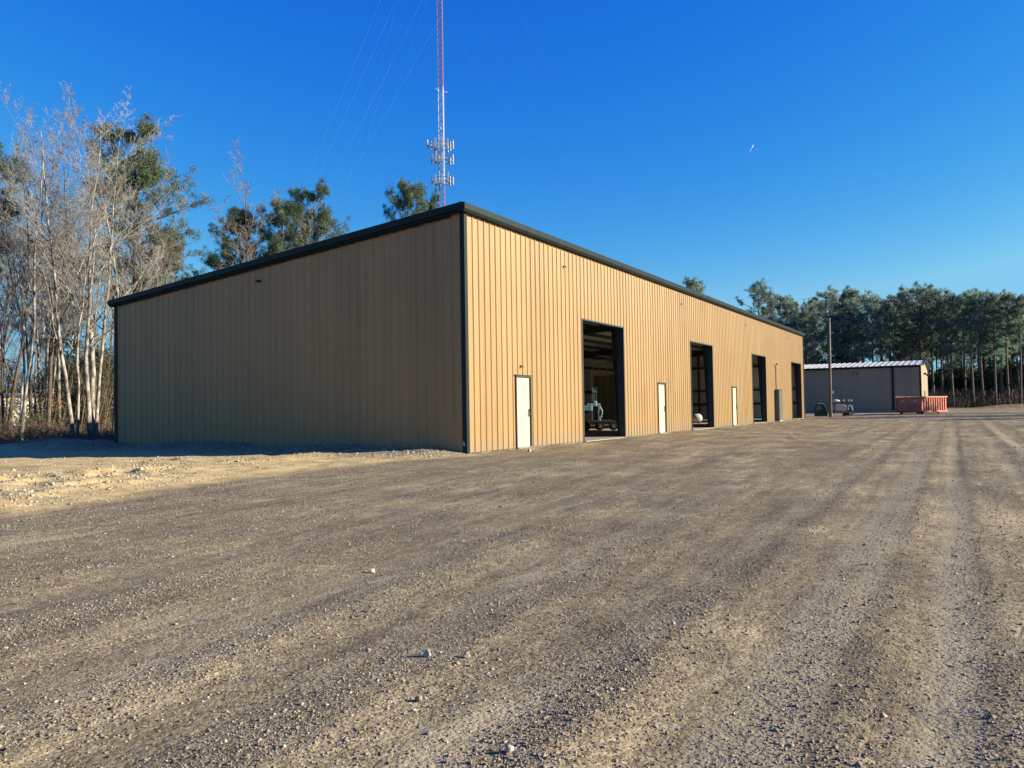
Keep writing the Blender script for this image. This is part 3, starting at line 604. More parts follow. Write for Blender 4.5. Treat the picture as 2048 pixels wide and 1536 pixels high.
# things inside the bays
lf = empty('boom_lift', (18.75, 4.35, 0), YAW-math.pi/2)   # local x to the right of the picture, y away
tag(lf, 'pale blue lifting machine with upright fork mast on black wheels inside the first open bay', 'lift')
k_ = 40.5/FPX    # metres per photo pixel at the machine
def lx(u): return (u-1187)*k_
def lz(v): return zat(1187, v, 40.5)
def bxl(b, u0, u1, v0, v1, y0=-.15, y1=.15): b.box((lx(u0), y0, lz(v1)), (lx(u1), y1, lz(v0)))
b = MB(); bxl(b, 1184, 1189.5, 812, 846, -.12, .12); bxl(b, 1187, 1204, 841.5, 846.5, -.2, .2); bxl(b, 1178, 1188.5, 807, 812); b.prism([(lx(1186), -.1, lz(846)), (lx(1192), -.1, lz(846)), (lx(1187), -.1, lz(834))], (0, .2, 0)); b.build('column', M['blue'], lf, bevel=.02)
b = MB(); bxl(b, 1174.5, 1182, 802, 813, -.2, .2); b.build('gearbox', M['blue'], lf, bevel=.04)
b = MB()
for u in (1174.2, 1176.8, 1181): bxl(b, u, u+1.0, 775 if u != 1176.8 else 777, 802, -.03, .03)
bxl(b, 1174, 1183, 783, 785, -.05, -.031); bxl(b, 1173.5, 1175.5, 775, 783, -.06, -.031); b.build('fork_mast', M['blue'], lf)
b = MB(); b.tube([(lx(1189.5), -.1, lz(815)), (lx(1192.5), -.12, lz(822)), (lx(1192), -.12, lz(829)), (lx(1189.5), -.1, lz(834))], .018, 6); b.tube([(lx(1190), -.1, lz(834.5)), (lx(1193), -.1, lz(834))], .03, 6); b.build('hydraulic_hose', M['white'], lf)
b = MB(); b.box((lx(1160), -.5, .28), (lx(1215), .6, .50)); b.box((lx(1150), -.4, .50), (lx(1172), .5, .95)); b.build('chassis', M['black'], lf, bevel=.03)
b = MB(); b.box((lx(1150), -.45, .96), (lx(1172), .45, 1.25)); b.box((lx(1160), -.45, 1.251), (lx(1173), .45, 1.33)); b.build('hood', M['blue'], lf, bevel=.04)
for u in (1158, 1185, 1212):
    b = MB(); b.tube([(lx(u), -.62, .22), (lx(u), -.40, .22)], .22, 20); wv = b.build('wheel', M['black'], lf, smooth=False)
    b = MB(); b.tube([(lx(u), -.635, .22), (lx(u), -.621, .22)], .10, 14); b.build('rim', M['orange'] if u == 1185 else M['grey'], wv)
tk = empty('white_tank', (32.35, 3.6, 0), YAW-math.pi/2); tag(tk, 'small white rounded tank lying on the sunlit floor inside the second open bay', 'tank')
b = MB(); b.tube([(-.30, 0, .34), (-.24, 0, .34), (.20, 0, .34), (.30, 0, .34), (.36, 0, .34)], [.18, .27, .27, .20, .10], 18); b.build('tank_shell', M['white'], tk, smooth=True)
b = MB(); b.box((-.28, -.2, .0), (-.18, .2, .10)); b.box((.10, -.2, .0), (.20, .2, .10)); b.build('tank_feet', M['primer'], tk)
for (x_, y_, w_, lb) in ((44.9, 3.4, 1.5, 'low stack of grey sheets on the floor behind the small white tank'),):
    b = MB()
    for k in range(5): b.box((x_+.02*k, y_-.03*k, .08+.09*k), (x_+1.2+.02*k, y_+w_*2-.03*k, .155+.09*k))
    for k in range(3): b.box((x_+.1, y_+.2+k*1.2, .001), (x_+1.1, y_+.3+k*1.2, .079))
    tag(b.build('sheet_stack', noisy('grey_sheeting', (.30, .31, .33), (.42, .43, .45), 3, .5), None), lb, 'sheet stack')

# ------------------------------------------------------------------ second building
XB, YB, E2, R2, W2 = 83.0, -6.62, 5.18, 5.95, 14.4
L2 = 26.0
shed = tag(empty('metal_shed', (XB, YB, 0)), 'lower tan metal shed with pale ribbed roof at the far end of the yard', 'building')
sheet_wall('side_wall', L2, .22, lambda y: E2, [], lambda y, h, z: (-h, y, z), M['tan2'], shed)
sheet_wall('back_wall', L2, .22, lambda y: E2, [], lambda y, h, z: (W2+h, y, z), M['tan2'], shed)
gz = lambda x: E2+(R2-E2)*(1-abs(x-W2/2)/(W2/2))
sheet_wall('gable_wall', W2, .22, gz, [], lambda x, h, z: (x, -h, z), M['tan2'], shed, rh=.012)
sheet_wall('end_wall', W2, .22, gz, [], lambda x, h, z: (x, L2+h, z), M['tan2'], shed)
b = MB(); b.box((.02, .02, -.25), (W2-.02, L2-.02, .22)); b.build('foundation', M['conc'], shed)
for s in (0, 1):
    b = MB(); pr = profile(L2+.6, pitch=.6, rh=.055)
    for (a, ha), (c, hc) in zip(pr[:-1], pr[1:]):
        if s == 0: xa, xb_ = -.35, W2/2
        else: xa, xb_ = W2+.35, W2/2
        za = E2+.12-(R2-E2)/(W2/2)*.35; zb = R2+.12
        b.raw([(xa, a-.3, za+ha), (xa, c-.3, za+hc), (xb_, c-.3, zb+hc), (xb_, a-.3, zb+ha)], [(0, 3, 2, 1)])
    b.build('roof', M['roofwhite'], shed)
b = MB(); b.prism([(-.30, 0, E2-.10), (-.04, 0, E2-.14), (-.04, 0, E2+.06), (-.33, 0, E2+.03)], (0, L2, 0)); b.build('eave_trim', M['green'], shed)
b = MB(); b.prism([(-.34, -.30, E2-.06), (-.34, -.30, E2+.15), (W2/2, -.30, R2+.24), (W2+.34, -.30, E2+.15), (W2+.34, -.30, E2-.06), (W2/2, -.30, R2+.02)], (0, .06, 0)); b.build('rake_trim', M['green'], shed)
b = MB(); b.box((-.05, -.05, .2), (.10, -.037, E2-.1)); b.box((-.05, -.036, .2), (-.037, .14, E2-.15)); b.build('corner_trim', M['green'], shed)
b = MB(); b.box((-.16, 2.75, .2), (-.04, 2.98, E2-.15)); b.build('downspout', M['green'], shed)
b = MB(); q = at(1734, 744, 96); b.box((-.16, 6.6, 4.35), (-.04, 7.0, 4.62)); fx = b.build('wall_lamp', M['black'], shed)
b = MB(); b.box((-.18, 6.67, 4.38), (-.162, 6.93, 4.52)); b.build('lens', M['white'], fx)
for x_, z_ in ((5.2, 4.3), (10.8, 4.3)):
    b = MB(); b.box((x_, -.30, z_), (x_+.35, -.04, z_+.22)); b.build('wall_lamp', M['black'], shed)
b = MB(); b.box((6.2, -.06, .25), (7.3, -.04, 2.4)); b.build('door', M['darkjamb'], shed)

# ------------------------------------------------------------------ container
th = R(50); e_ = -rt0*math.cos(th)+np.array([math.cos(YAW), math.sin(YAW), 0])*math.sin(th)
Cc = gpt(1844, 74.4)
dmp = empty('waste_container', (Cc[0], Cc[1], 0), math.atan2(e_[1], e_[0]))   # local +x along end face (left in picture), local -y along the side
tag(dmp, 'open faded red roll-off waste container with ribbed side in front of the shed corner', 'container')
W_, LN, Z0_, Z1_ = 2.38, 5.3, .22, 1.60
b = MB()
b.box((0, -LN, Z0_), (W_, 0, Z0_+.06)); b.box((0, -LN, Z0_+.061), (.05, -.051, Z1_)); b.box((W_-.05, -LN, Z0_+.061), (W_, -.051, Z1_)); b.box((.051, -LN, Z0_+.061), (W_-.051, -LN+.05, Z1_))
b.build('container_body', M['dump'], dmp)
for k in range(10):
    yk = -.35-k*(LN-.6)/9.3
    b = MB(); b.prism([(-.001, yk-.10, Z0_+.07), (-.10, yk-.06, Z0_+.07), (-.10, yk+.06, Z0_+.07), (-.001, yk+.10, Z0_+.07)], (0, 0, Z1_-Z0_-.15)); b.build('side_rib', M['dump'], dmp)
    b = MB(); b.prism([(W_+.001, yk-.10, Z0_+.07), (W_+.10, yk-.06, Z0_+.07), (W_+.10, yk+.06, Z0_+.07), (W_+.001, yk+.10, Z0_+.07)], (0, 0, Z1_-Z0_-.15)); b.build('side_rib', M['dump'], dmp)
b = MB(); t = .07
b.box((-.12, -LN-.05, Z1_-.075), (-.002, .03, Z1_+.03)); b.box((W_+.002, -LN-.05, Z1_-.075), (W_+.12, .03, Z1_+.03)); b.box((-.001, -LN-.05, Z1_+.001), (W_+.001, -LN+.05, Z1_+.03)); b.build('top_rail', M['dump'], dmp)
b = MB(); b.box((-.12, -LN, Z0_-.06), (-.002, 0, Z0_+.065)); b.box((W_+.002, -LN, Z0_-.06), (W_+.12, 0, Z0_+.065)); b.build('bottom_rail', M['dump'], dmp)
b = MB(); b.box((0, -.05, Z0_+.062), (W_, -.0, Z1_-.02))
for x0 in (0, W_/2-.06, W_-.1): b.box((x0, .001, Z0_+.07), (x0+.1, .07, Z1_-.02))
for z0 in (Z0_+.0, Z0_+.62, Z1_-.12): b.box((.101, .001, z0+.07), (W_/2-.061, .04, z0+.12)); b.box((W_/2+.041, .001, z0+.07), (W_-.101, .04, z0+.12))
gt = b.build('end_gate', M['dump'], dmp)
for x0 in (.55, 1.62): MB().box((x0, .002, 1.18), (x0+.20, .006, 1.27)).build('label_plate', M['white'], gt)
for z0 in (.45, .9, 1.35): MB().tube([(W_+.05, .06, z0-.05), (W_+.05, .06, z0+.05)], .03, 8).build('hinge', M['dump'], gt)
for (x_, y_) in ((.25, -.5), (W_-.25, -.5), (.25, -LN+1.2), (W_-.25, -LN+1.2)):
    b = MB(); b.tube([(x_-.1, y_, .11), (x_+.1, y_, .11)], .11, 14); b.build('roller', M['primer'] if y_ > -2 else M['orange'], dmp)
b = MB(); b.box((.5, -LN, .10), (.62, 0, Z0_-.002)); b.box((W_-.62, -LN, .10), (W_-.5, 0, Z0_-.002)); b.build('skid_rail', M['dump'], dmp)

# ------------------------------------------------------------------ utility pole, hood, light tower
PD = 69.0
pb = gpt(1660, PD); pt = at(1658.3, 636, PD)
pole = tag(empty('utility_pole', (pb[0], pb[1], 0)), 'plain brown wooden utility pole beyond the end of the long building', 'pole')
top = Vector(pt)-pb
b = MB(); b.tube([(0, 0, -.3), tuple(top*.5), tuple(top)], [.145, .12, .095], 12); b.build('pole_shaft', M['pole'], pole, smooth=True)
b = MB(); b.tube([(.14, -.11, 0), (.13, -.10, 2.6), (.10, -.09, 6.6)], .03, 6); b.build('riser_conduit', M['steel'], pole)
b = MB(); b.box((.02, -.28, 1.95), (.22, -.12, 2.2)); b.build('meter_box', M['steel'], pole)
for z in (top.z-.5, top.z-1.1, top.z-1.9):
    b = MB(); b.tube([(.0, -.10, z), (.02, -.24, z+.02)], .03, 8); b.build('insulator', M['steel'], pole)
# cable to the right
def sag_cable(name, p, q, sag, r, label, cat, n=24):
    p, q = Vector(p), Vector(q); pts = []
    for i in range(n+1):
        t = i/n; c = p.lerp(q, t); c.z -= sag*4*t*(1-t); pts.append(c)
    o = MB().tube(pts, r, 5).build(name, M['black'], None, smooth=True); tag(o, label, cat); return o
ctop = Vector(pt)+Vector((.03, -.12, -.18))
sag_cable('overhead_cable', ctop, at(2230, 578, 58), 1.35, .019, 'black overhead cable running right from the wooden utility pole', 'cable')

hg_ = gpt(1640.5, 71.5)
hood = empty('cable_spool_hood', (hg_[0], hg_[1], 0), YAW-math.pi/2); hood.name = 'equipment_hood'
tag(hood, 'dark green rounded metal hood standing on the ground left of the utility pole', 'equipment hood')
prof = [(-.46, .0), (-.47, .55), (-.43, .82), (-.33, 1.0), (-.15, 1.10), (.05, 1.10), (.22, 1.0), (.35, .82), (.44, .55), (.49, .25), (.50, 0)]
m_hood = noisy('dark_green_plastic', (.010, .028, .022), (.016, .038, .03), 4, .85)
b = MB(); b.prism([(x, -.28, z) for x, z in prof], (0, .56, 0)); b.build('shell', m_hood, hood, bevel=.02)
b = MB()
for (xa, za), (xb_, zb) in zip(prof[4:-1], prof[5:]): b.prism([(xa, -.31, za), (xb_, -.31, zb), (xb_*1.04+.01, -.31, zb*1.02+.012), (xa*1.04+.01, -.31, za*1.02+.012)], (0, .62, 0))
b.build('rim_strip', M['steel'], hood)
lt_ = gpt(1683, 71.5)
lt = empty('light_tower_trailer', (lt_[0], lt_[1], 0), YAW-math.pi/2)
tag(lt, 'towed light tower trailer with white fenders and folded mast right of the utility pole', 'trailer')
k7 = 71.5/FPX
def tx(u): return (u-1683)*k7
def tz(v): return zat(1683, v, 71.5)
b = MB(); b.box((tx(1666), -.5, tz(822)), (tx(1684), .5, tz(808))); b.build('engine_box', M['grey'], lt, bevel=.04)
b = MB(); b.box((tx(1663), -.6, tz(825.5)), (tx(1700), .6, tz(821.8))); b.box((tx(1643), -.05, tz(813)), (tx(1663), .05, tz(811.2))); b.build('frame', M['black'], lt)
b = MB(); b.tube([(tx(1667), 0, tz(801.5)), (tx(1668), 0, tz(801.5)), (tx(1677), 0, tz(803)), (tx(1679), 0, tz(803.3))], [.10, .15, .15, .10], 12); b.build('lamp_drum', M['white'], lt, smooth=True)
b = MB(); b.box((tx(1666), -.06, tz(807.2)), (tx(1698), .06, tz(805.5))); b.tube([(tx(1650), 0, tz(809.5)), (tx(1657), 0, tz(807)), (tx(1666), 0, tz(806.3))], .04, 6); b.build('folded_mast', M['black'], lt)
b = MB()
for u in (1685, 1695, 1700):
    b.tube([(tx(u), 0, tz(804)), (tx(u)+.02, -.25, tz(801))], [.05, .12], 8)
b.tube([(tx(1686), 0, tz(805)), (tx(1686), 0, tz(799))], .02, 5); b.build('lamp_head', M['primer'], lt)
b = MB(); b.box((tx(1687), -.25, tz(832)), (tx(1693), .25, tz(805.5))); b.build('mast_post', M['black'], lt)
b = MB(); b.box((tx(1684.2), -.45, tz(821.5)), (tx(1689), .45, tz(811))); b.build('fuel_tank', M['white'], lt, bevel=.05)
for s in (-1, 1):
    b = MB(); fp = [(tx(1692.5), tz(810)), (tx(1697.5), tz(810)), (tx(1700), tz(813)), (tx(1701), tz(822)), (tx(1699), tz(822)), (tx(1698), tz(814)), (tx(1696.5), tz(812)), (tx(1692.5), tz(812))]
    y_ = -.55 if s < 0 else .35; b.prism([(x, y_, z) for x, z in fp], (0, .2, 0)); b.build('fender', M['white'], lt)
    b = MB(); y_ = -.52 if s < 0 else .36; b.tube([(tx(1695), y_, .27), (tx(1695), y_+.16, .27)], .27, 16); wv = b.build('wheel', M['black'], lt)
    b = MB(); b.tube([(tx(1695), y_-.012, .27), (tx(1695), y_-.001, .27)], .13, 12); b.build('rim', M['white'], wv)
for u in (1664, 1678, 1697, 1703):
    b = MB(); b.tube([(tx(u), -.62, tz(824)), (tx(u), -.62, .02)], .025, 6); b.box((tx(u)-.08, -.7, 0), (tx(u)+.08, -.54, .02)); b.build('stabiliser_leg', M['primer'], lt)

# ------------------------------------------------------------------ guyed mast
MX, MY = 104.63, 73.0
mast = tag(empty('radio_mast', (MX, MY, 0), .5), 'tall guyed red and white lattice mast with cell antennas rising behind the long building', 'mast')
def lattice(z0, z1, m, nm='lattice_section'):
    b = MB(); r0 = .62; c = [(r0*math.cos(t), r0*math.sin(t)) for t in (R(90), R(210), R(330))]
    for x, y in c: b.tube([(x, y, z0), (x, y, z1)], .055, 5)
    z = z0; k = 0; st = .95
    while z+st <= z1+.01:
        for i in range(3):
            p, q = c[i], c[(i+1) % 3]
            b.tube([(*p, z), (*q, z)], .026, 4, False)
            if k % 2 == 0: b.tube([(*p, z), (*q, z+st)], .026, 4, False)
            else: b.tube([(*q, z), (*p, z+st)], .026, 4, False)
        z += st; k += 1
    b.build(nm, m, mast)
lattice(0, 43.0, M['rednew']); lattice(43.0, 61.2, M['mastwhite']); lattice(61.2, 79, M['rednew']); lattice(79, 96, M['mastwhite']); lattice(96, 112, M['rednew'])
m_ant = noisy('antenna_radome', (0.390, 0.403, 0.415), (0.490, 0.497, 0.503), 2, .5)
rr_ = random.Random(11)
for zc, npan, rad_, hh in ((50.2, 10, 1.95, 2.1), (47.6, 7, 1.85, 1.9), (43.6, 8, 1.8, 1.8)):
    b = MB()
    for f in range(3):
        a0 = R(90+120*f)-.5; a = (math.cos(a0), math.sin(a0)); tn = (-a[1], a[0])
        for dz in (-.45, .35):
            p = Vector((a[0]*rad_*.75-tn[0]*1.35, a[1]*rad_*.75-tn[1]*1.35, zc+dz)); q = Vector((a[0]*rad_*.75+tn[0]*1.35, a[1]*rad_*.75+tn[1]*1.35, zc+dz))
            b.tube([p, q], .05, 6); b.tube([(a[0]*.5, a[1]*.5, zc+dz), (a[0]*rad_*.75, a[1]*rad_*.75, zc+dz)], .06, 6)
    b.build('antenna_platform', M['steel'], mast)
    for k in range(npan):
        f = k % 3; a0 = R(90+120*f)-.5; a = Vector((math.cos(a0), math.sin(a0), 0)); tn = Vector((-a.y, a.x, 0))
        off = (k//3-1)*1.15+rr_.uniform(-.1, .1); c = a*(rad_*.75+.22)+tn*off; dz = rr_.uniform(-.25, .25)
        h_ = hh*rr_.choice((.8, 1, 1)); w2 = rr_.choice((.12, .15, .18))
        Mx = Matrix.Translation(c+Vector((0, 0, zc+dz))) @ Matrix.Rotation(math.atan2(a.y, a.x), 4, 'Z')
        b = MB(); b.box((-.06, -w2, -h_/2), (.09, w2, h_/2), Mx); ao = b.build('panel_antenna', m_ant, mast, bevel=.02)
        b = MB(); b.tube([Mx @ Vector((-.14, 0, -h_*.62)), Mx @ Vector((-.14, 0, h_*.55))], .035, 6); b.box((-.3, -.14, -.5), (-.18, .14, -.1), Mx); b.build('mount_pipe', M['primer'], ao)
b = MB(); b.tube([(-.5, .2, 60.2), (-2.0, .9, 60.2)], .04, 5); b.tube([(.5, -.2, 60.6), (1.4, -.6, 60.8)], .04, 5); b.tube([(1.4, -.6, 60.8), (1.6, -.7, 60.8)], [.05, .25], 8); b.tube([(-.6, .2, 52.9), (-.8, .3, 53.3)], [.1, .3], 8); b.build('side_arm', M['mastwhite'], mast)
anch = [Vector((69.4, 96.4, .3)), Vector((150.0, 32.0, .3)), Vector((128.0, 140.0, .3))]
inv = (Matrix.Translation((MX, MY, 0)) @ Matrix.Rotation(.5, 4, 'Z')).inverted()
for ai, A in enumerate(anch):
    for z in (46.4, 74.7, 84.6, 97.0, 106.0):
        for dzz in (0,):
            P0 = inv @ Vector((MX, MY, z-dzz)); P1 = inv @ (A+Vector((dzz*1.6, 0, 0)))
            pts = []
            for i in range(13):
                t = i/12; c = P0.lerp(P1, t); c.z -= 2.2*4*t*(1-t)*(z/100); pts.append(c)
            MB().tube(pts, .0036, 4, False).build('guy_wire', M['guy'], mast)

# ------------------------------------------------------------------ contrail
p, q = Vector(at(1497, 307, 9000)), Vector(at(1507, 290, 9000))
mct = mat('ice_trail', (.9, .9, .9), 1.0)
o = MB().tube([p, p.lerp(q, .3), p.lerp(q, .7), q], [1.2, 3, 4, 2], 8).build('contrail', mct, None, smooth=True); tag(o, 'short thin white contrail high in the blue sky right of the mast', 'contrail')

# ------------------------------------------------------------------ vegetation
def segs_mesh(name, P0, P1, R0, R1, sides, m, parent):
    """many tapered prisms from arrays"""
    P0, P1 = np.asarray(P0, float), np.asarray(P1, float); R0, R1 = np.asarray(R0, float), np.asarray(R1, float)
    d = P1-P0; ln = np.linalg.norm(d, axis=1, keepdims=True)+1e-9; d = d/ln
    ref = np.where(np.abs(d[:, 2:3]) > .9, np.array([[1., 0, 0]]), np.array([[0, 0, 1.]]))
    a = np.cross(d, ref); a /= np.linalg.norm(a, axis=1, keepdims=True)+1e-9; b_ = np.cross(d, a)
    n = len(P0); V = np.empty((n, 2, sides, 3))
    for k in range(sides):
        t = 2*math.pi*k/sides; o_ = a*math.cos(t)+b_*math.sin(t)
        V[:, 0, k] = P0+o_*R0[:, None]; V[:, 1, k] = P1+o_*R1[:, None]
    base = (np.arange(n)*2*sides)[:, None]
    F_ = []
    for k in range(sides):
        k2 = (k+1) % sides; F_.append(np.concatenate([base+k, base+k2, base+sides+k2, base+sides+k], 1))
    return np_mesh(name, V.reshape(-1, 3), np.concatenate(F_), m, parent, smooth=sides > 3)

def branching(seed, H, stems, limb_n, spread=.5, low=.25, droop=0.0, r0=.16, lean=(0, 0), twn=7, curl=.055):
    rs = random.Random(seed); segs = []
    def grow(p, d, ln, r, depth, nseg, wob):
        pts = [(p, r)]; st = ln/nseg; q = p; dd = d
        for i in range(nseg):
            dd = (dd+Vector((rs.gauss(0, wob), rs.gauss(0, wob), rs.gauss(0, wob*.6)))+Vector((0, 0, curl if depth > 0 else .02))).normalized()
            q2 = q+dd*st; t1 = (i+1)/nseg; r2 = max(r*(1-t1*.86), .0052)
            segs.append((q, q2, pts[-1][1], r2, depth)); q = q2; pts.append((q, r2))
        return pts
    def kids(pts, ln, r, depth):
        if depth > 4: return
        n = {1: limb_n, 2: 8, 3: twn, 4: 7}[depth]
        for k in range(n):
            t = (low if depth == 1 else .18)+(1-(low if depth == 1 else .18))*((k+rs.random())/n)
            i = min(int(t*(len(pts)-1)), len(pts)-2); fr = t*(len(pts)-1)-i
            p = pts[i][0].lerp(pts[i+1][0], fr); rr2 = pts[i][1]*(1-fr)+pts[i+1][1]*fr
            ax = (pts[i+1][0]-pts[i][0]).normalized(); o_ = ax.orthogonal().normalized(); o_.rotate(Matrix.Rotation(rs.uniform(0, 6.283), 3, ax))
            an = rs.uniform(.45, .95)*(1 if depth > 1 else spread*1.6)
            d = (ax*math.cos(an)+o_*math.sin(an)); d.z += .15 if depth < 3 else 0.05; d.z -= droop*(depth > 1); d.normalize()
            l2 = ln*(1-t*.62)*{1: .50, 2: .50, 3: .48, 4: .52}[depth]*rs.uniform(.6, 1.2)
            rr3 = min(rr2*.55, l2*.0115+.003)
            ns = {1: 7, 2: 5, 3: 3, 4: 2}[depth]
            kp = grow(p, d, l2, rr3, depth, ns, {1: .10, 2: .13, 3: .16, 4: .18}[depth]); kids(kp, l2, rr3, depth+1)
    for s in range(stems):
        a = s*2.4+rs.random(); tilt = (.03 if stems == 1 else rs.uniform(.05, .13))
        d = Vector((math.cos(a)*tilt+lean[0], math.sin(a)*tilt+lean[1], 1)).normalized()
        h_ = H*(1 if s == 0 else rs.uniform(.72, .95)); r_ = r0*(1 if s == 0 else rs.uniform(.6, .9))
        pts = grow(Vector((math.cos(a)*.15*(stems > 1), math.sin(a)*.15*(stems > 1), -.2)), d, h_+.2, r_, 0, 14, .055)
        kids(pts, h_, r_, 1)
    return segs
def bare_tree(seed, label, barkm='bark', twigm='twig', buds=0, **kw):
    segs = branching(seed, **kw); root = empty('bare_tree'); tag(root, label, 'tree')
    def sub(f, nm, m, sides):
        s = [x for x in segs if f(x)]
        segs_mesh(nm, [x[0] for x in s], [x[1] for x in s], [x[2] for x in s], [x[3] for x in s], sides, m, root)
    sub(lambda x: x[4] <= 1, 'trunk', M[barkm], 7); sub(lambda x: x[4] > 1, 'crown', M[twigm], 3)
    if buds:
        tips = [x[1] for x in segs if x[4] >= 4]; r_ = random.Random(seed); tips = r_.sample(tips, min(buds, len(tips)))
        leafcloud('buds', np.array([tuple(t) for t in tips]), .06, 3, .07, .05, M['bud'], root, seed)
    return root
def leafcloud(name, C, spread_, per, ln, wd, m, parent, seed, upb=0.0):
    g = np.random.default_rng(seed); n = len(C)*per
    c = np.repeat(C, per, 0)
    d = g.normal(size=(n, 3)); d[:, 2] += upb; d /= np.linalg.norm(d, axis=1, keepdims=True)+1e-9
    s = np.cross(d, g.normal(size=(n, 3))); s /= np.linalg.norm(s, axis=1, keepdims=True)+1e-9
    p = c+g.normal(size=(n, 3))*spread_*.45+d*spread_*.2; l = ln*g.uniform(.6, 1.3, (n, 1)); w_ = wd*g.uniform(.7, 1.3, (n, 1))
    V = np.stack([p-s*w_*.5, p+s*w_*.5, p+d*l], 1).reshape(-1, 3)
    return np_mesh(name, V, np.arange(n*3).reshape(-1, 3), m, parent)
def pine(seed, label, H=17., crown=.45, width=3.4, clumps=520, per=26, ln=.30, wd=.045, fine=1.0, nm='needle'):
    rs = random.Random(seed); g = np.random.default_rng(seed)
    root = empty('pine_tree'); tag(root, label, 'tree')
    b = MB(); bend = (rs.uniform(-.3, .3), rs.uniform(-.3, .3))
    def cx_(z): t = z/H; return Vector((bend[0]*math.sin(t*3), bend[1]*math.sin(t*2.2), z))
    zs = [H*i/9 for i in range(10)]
    b.tube([cx_(z)-Vector((0, 0, .3)) if z == 0 else cx_(z) for z in zs], [.21*(1-.80*z/H)+.015 for z in zs], 8)
    trunk = b.build('trunk', M['pinebark'], root, smooth=True)
    P0 = []; P1 = []; R0 = []; R1 = []; C = []
    zc = H*(1-crown); nb = int(26*(1+crown))
    for k in range(nb):
        t = (k+rs.random()*.9)/nb; z = zc+(H-zc)*t**.9
        if rs.random() < .08: continue
        env = max(.05, 1-((t-.42)/.64)**2)**.5
        ln_ = width*env*rs.uniform(.45, 1.12)*(1 if t > .12 else rs.uniform(.4, 1)); a = k*2.399+rs.uniform(-.6, .6); elev = .1+.75*t+rs.uniform(-.15, .2)
        p = cx_(z); d = Vector((math.cos(a)*math.cos(elev), math.sin(a)*math.cos(elev), math.sin(elev))); r = .02+.016*ln_
        nseg = 5
        for i in range(nseg):
            d2 = (d+Vector((rs.gauss(0, .14), rs.gauss(0, .14), rs.gauss(.05, .10)))).normalized(); q = p+d2*ln_/nseg
            P0.append(p); P1.append(q); R0.append(r*(1-i/nseg*.7)); R1.append(r*(1-(i+1)/nseg*.7))
            if i >= 1:
                for s_ in range(2 if i < 3 else 3):
                    o_ = Vector((rs.gauss(0, 1), rs.gauss(0, 1), rs.gauss(.3, .5))).normalized(); l2 = ln_*rs.uniform(.12, .34)+.15
                    q2 = q+(o_+d2*.8).normalized()*l2; P0.append(q); P1.append(q2); R0.append(.014); R1.append(.006)
                    C.append(q2); C.append(q.lerp(q2, .6)+Vector((rs.gauss(0, .12), rs.gauss(0, .12), rs.gauss(.05, .1))))
                    if rs.random() < .5: C.append(q2+Vector((rs.gauss(0, .28), rs.gauss(0, .28), rs.gauss(.1, .16))))
            p = q; d = d2
        C.append(p)
    segs_mesh('branches', P0, P1, R0, R1, 4, M['pinebark'], root)
    C = np.array([tuple(c) for c in C])
    if len(C) > clumps: C = C[g.permutation(len(C))[:clumps]]
    leafcloud('crown', C, .22*fine, per, ln, wd, M[nm], root, seed, .35)
    root['h'] = H
    return root
def place(proto, used, name_loc, H0, H1, label=None, group=None, rz=None, wscale=None):
    o = proto if not used.get(proto.name) else copy_tree(proto)
    used[proto.name] = True
    s = H1/H0; ws = wscale if wscale else s
    o.location = name_loc; o.scale = (ws, ws, s); o.rotation_euler = (0, 0, random.uniform(0, 6.28) if rz is None else rz)
    if label: o['label'] = label
    if group: o['group'] = group
    return o
used = {}
# --- far pines
far = [pine(100+i, 'tall pine', H=17, crown=c, width=w_, clumps=460, per=24, ln=.28, wd=.075, nm='needle_hazed') for i, (c, w_) in enumerate(((.46, 2.7), (.54, 3.0), (.40, 2.4), (.68, 2.9), (.50, 3.2)))]
gp = 'pines along the far forest edge'
ords = ['first', 'second', 'third', 'fourth', 'fifth', 'sixth', 'seventh', 'eighth', 'ninth', 'tenth', 'eleventh', 'twelfth', 'thirteenth', 'fourteenth', 'fifteenth', 'sixteenth', 'seventeenth']
lead = [(1390, 573, 150), (1522, 583, 138), (1572, 606, 142), (1612, 628, 130), (1655, 596, 136), (1702, 592, 132), (1746, 606, 128), (1782, 613, 134), (1812, 590, 130), (1838, 588, 126), (1868, 592, 128)]
fill = [(1545, 600, 146), (1592, 612, 150), (1632, 616, 144), (1676, 602, 140), (1724, 600, 138), (1766, 612, 140), (1796, 602, 138), (1853, 594, 136), (1897, 602, 136), (1922, 606, 138), (1958, 608, 134), (1985, 606, 136), (2030, 606, 134)]
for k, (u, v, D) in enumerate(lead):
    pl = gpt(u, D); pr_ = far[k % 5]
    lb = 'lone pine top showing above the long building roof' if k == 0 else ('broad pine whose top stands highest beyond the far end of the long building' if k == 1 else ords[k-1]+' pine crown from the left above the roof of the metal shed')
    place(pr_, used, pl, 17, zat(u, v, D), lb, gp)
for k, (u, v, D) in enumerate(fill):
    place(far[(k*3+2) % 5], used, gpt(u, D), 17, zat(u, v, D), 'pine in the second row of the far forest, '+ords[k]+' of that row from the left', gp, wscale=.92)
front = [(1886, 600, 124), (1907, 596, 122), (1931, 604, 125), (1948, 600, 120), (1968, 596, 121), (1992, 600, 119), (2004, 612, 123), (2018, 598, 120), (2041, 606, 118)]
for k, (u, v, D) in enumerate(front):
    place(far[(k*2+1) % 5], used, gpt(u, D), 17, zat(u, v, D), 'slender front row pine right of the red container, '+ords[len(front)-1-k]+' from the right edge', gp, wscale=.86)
k = 0
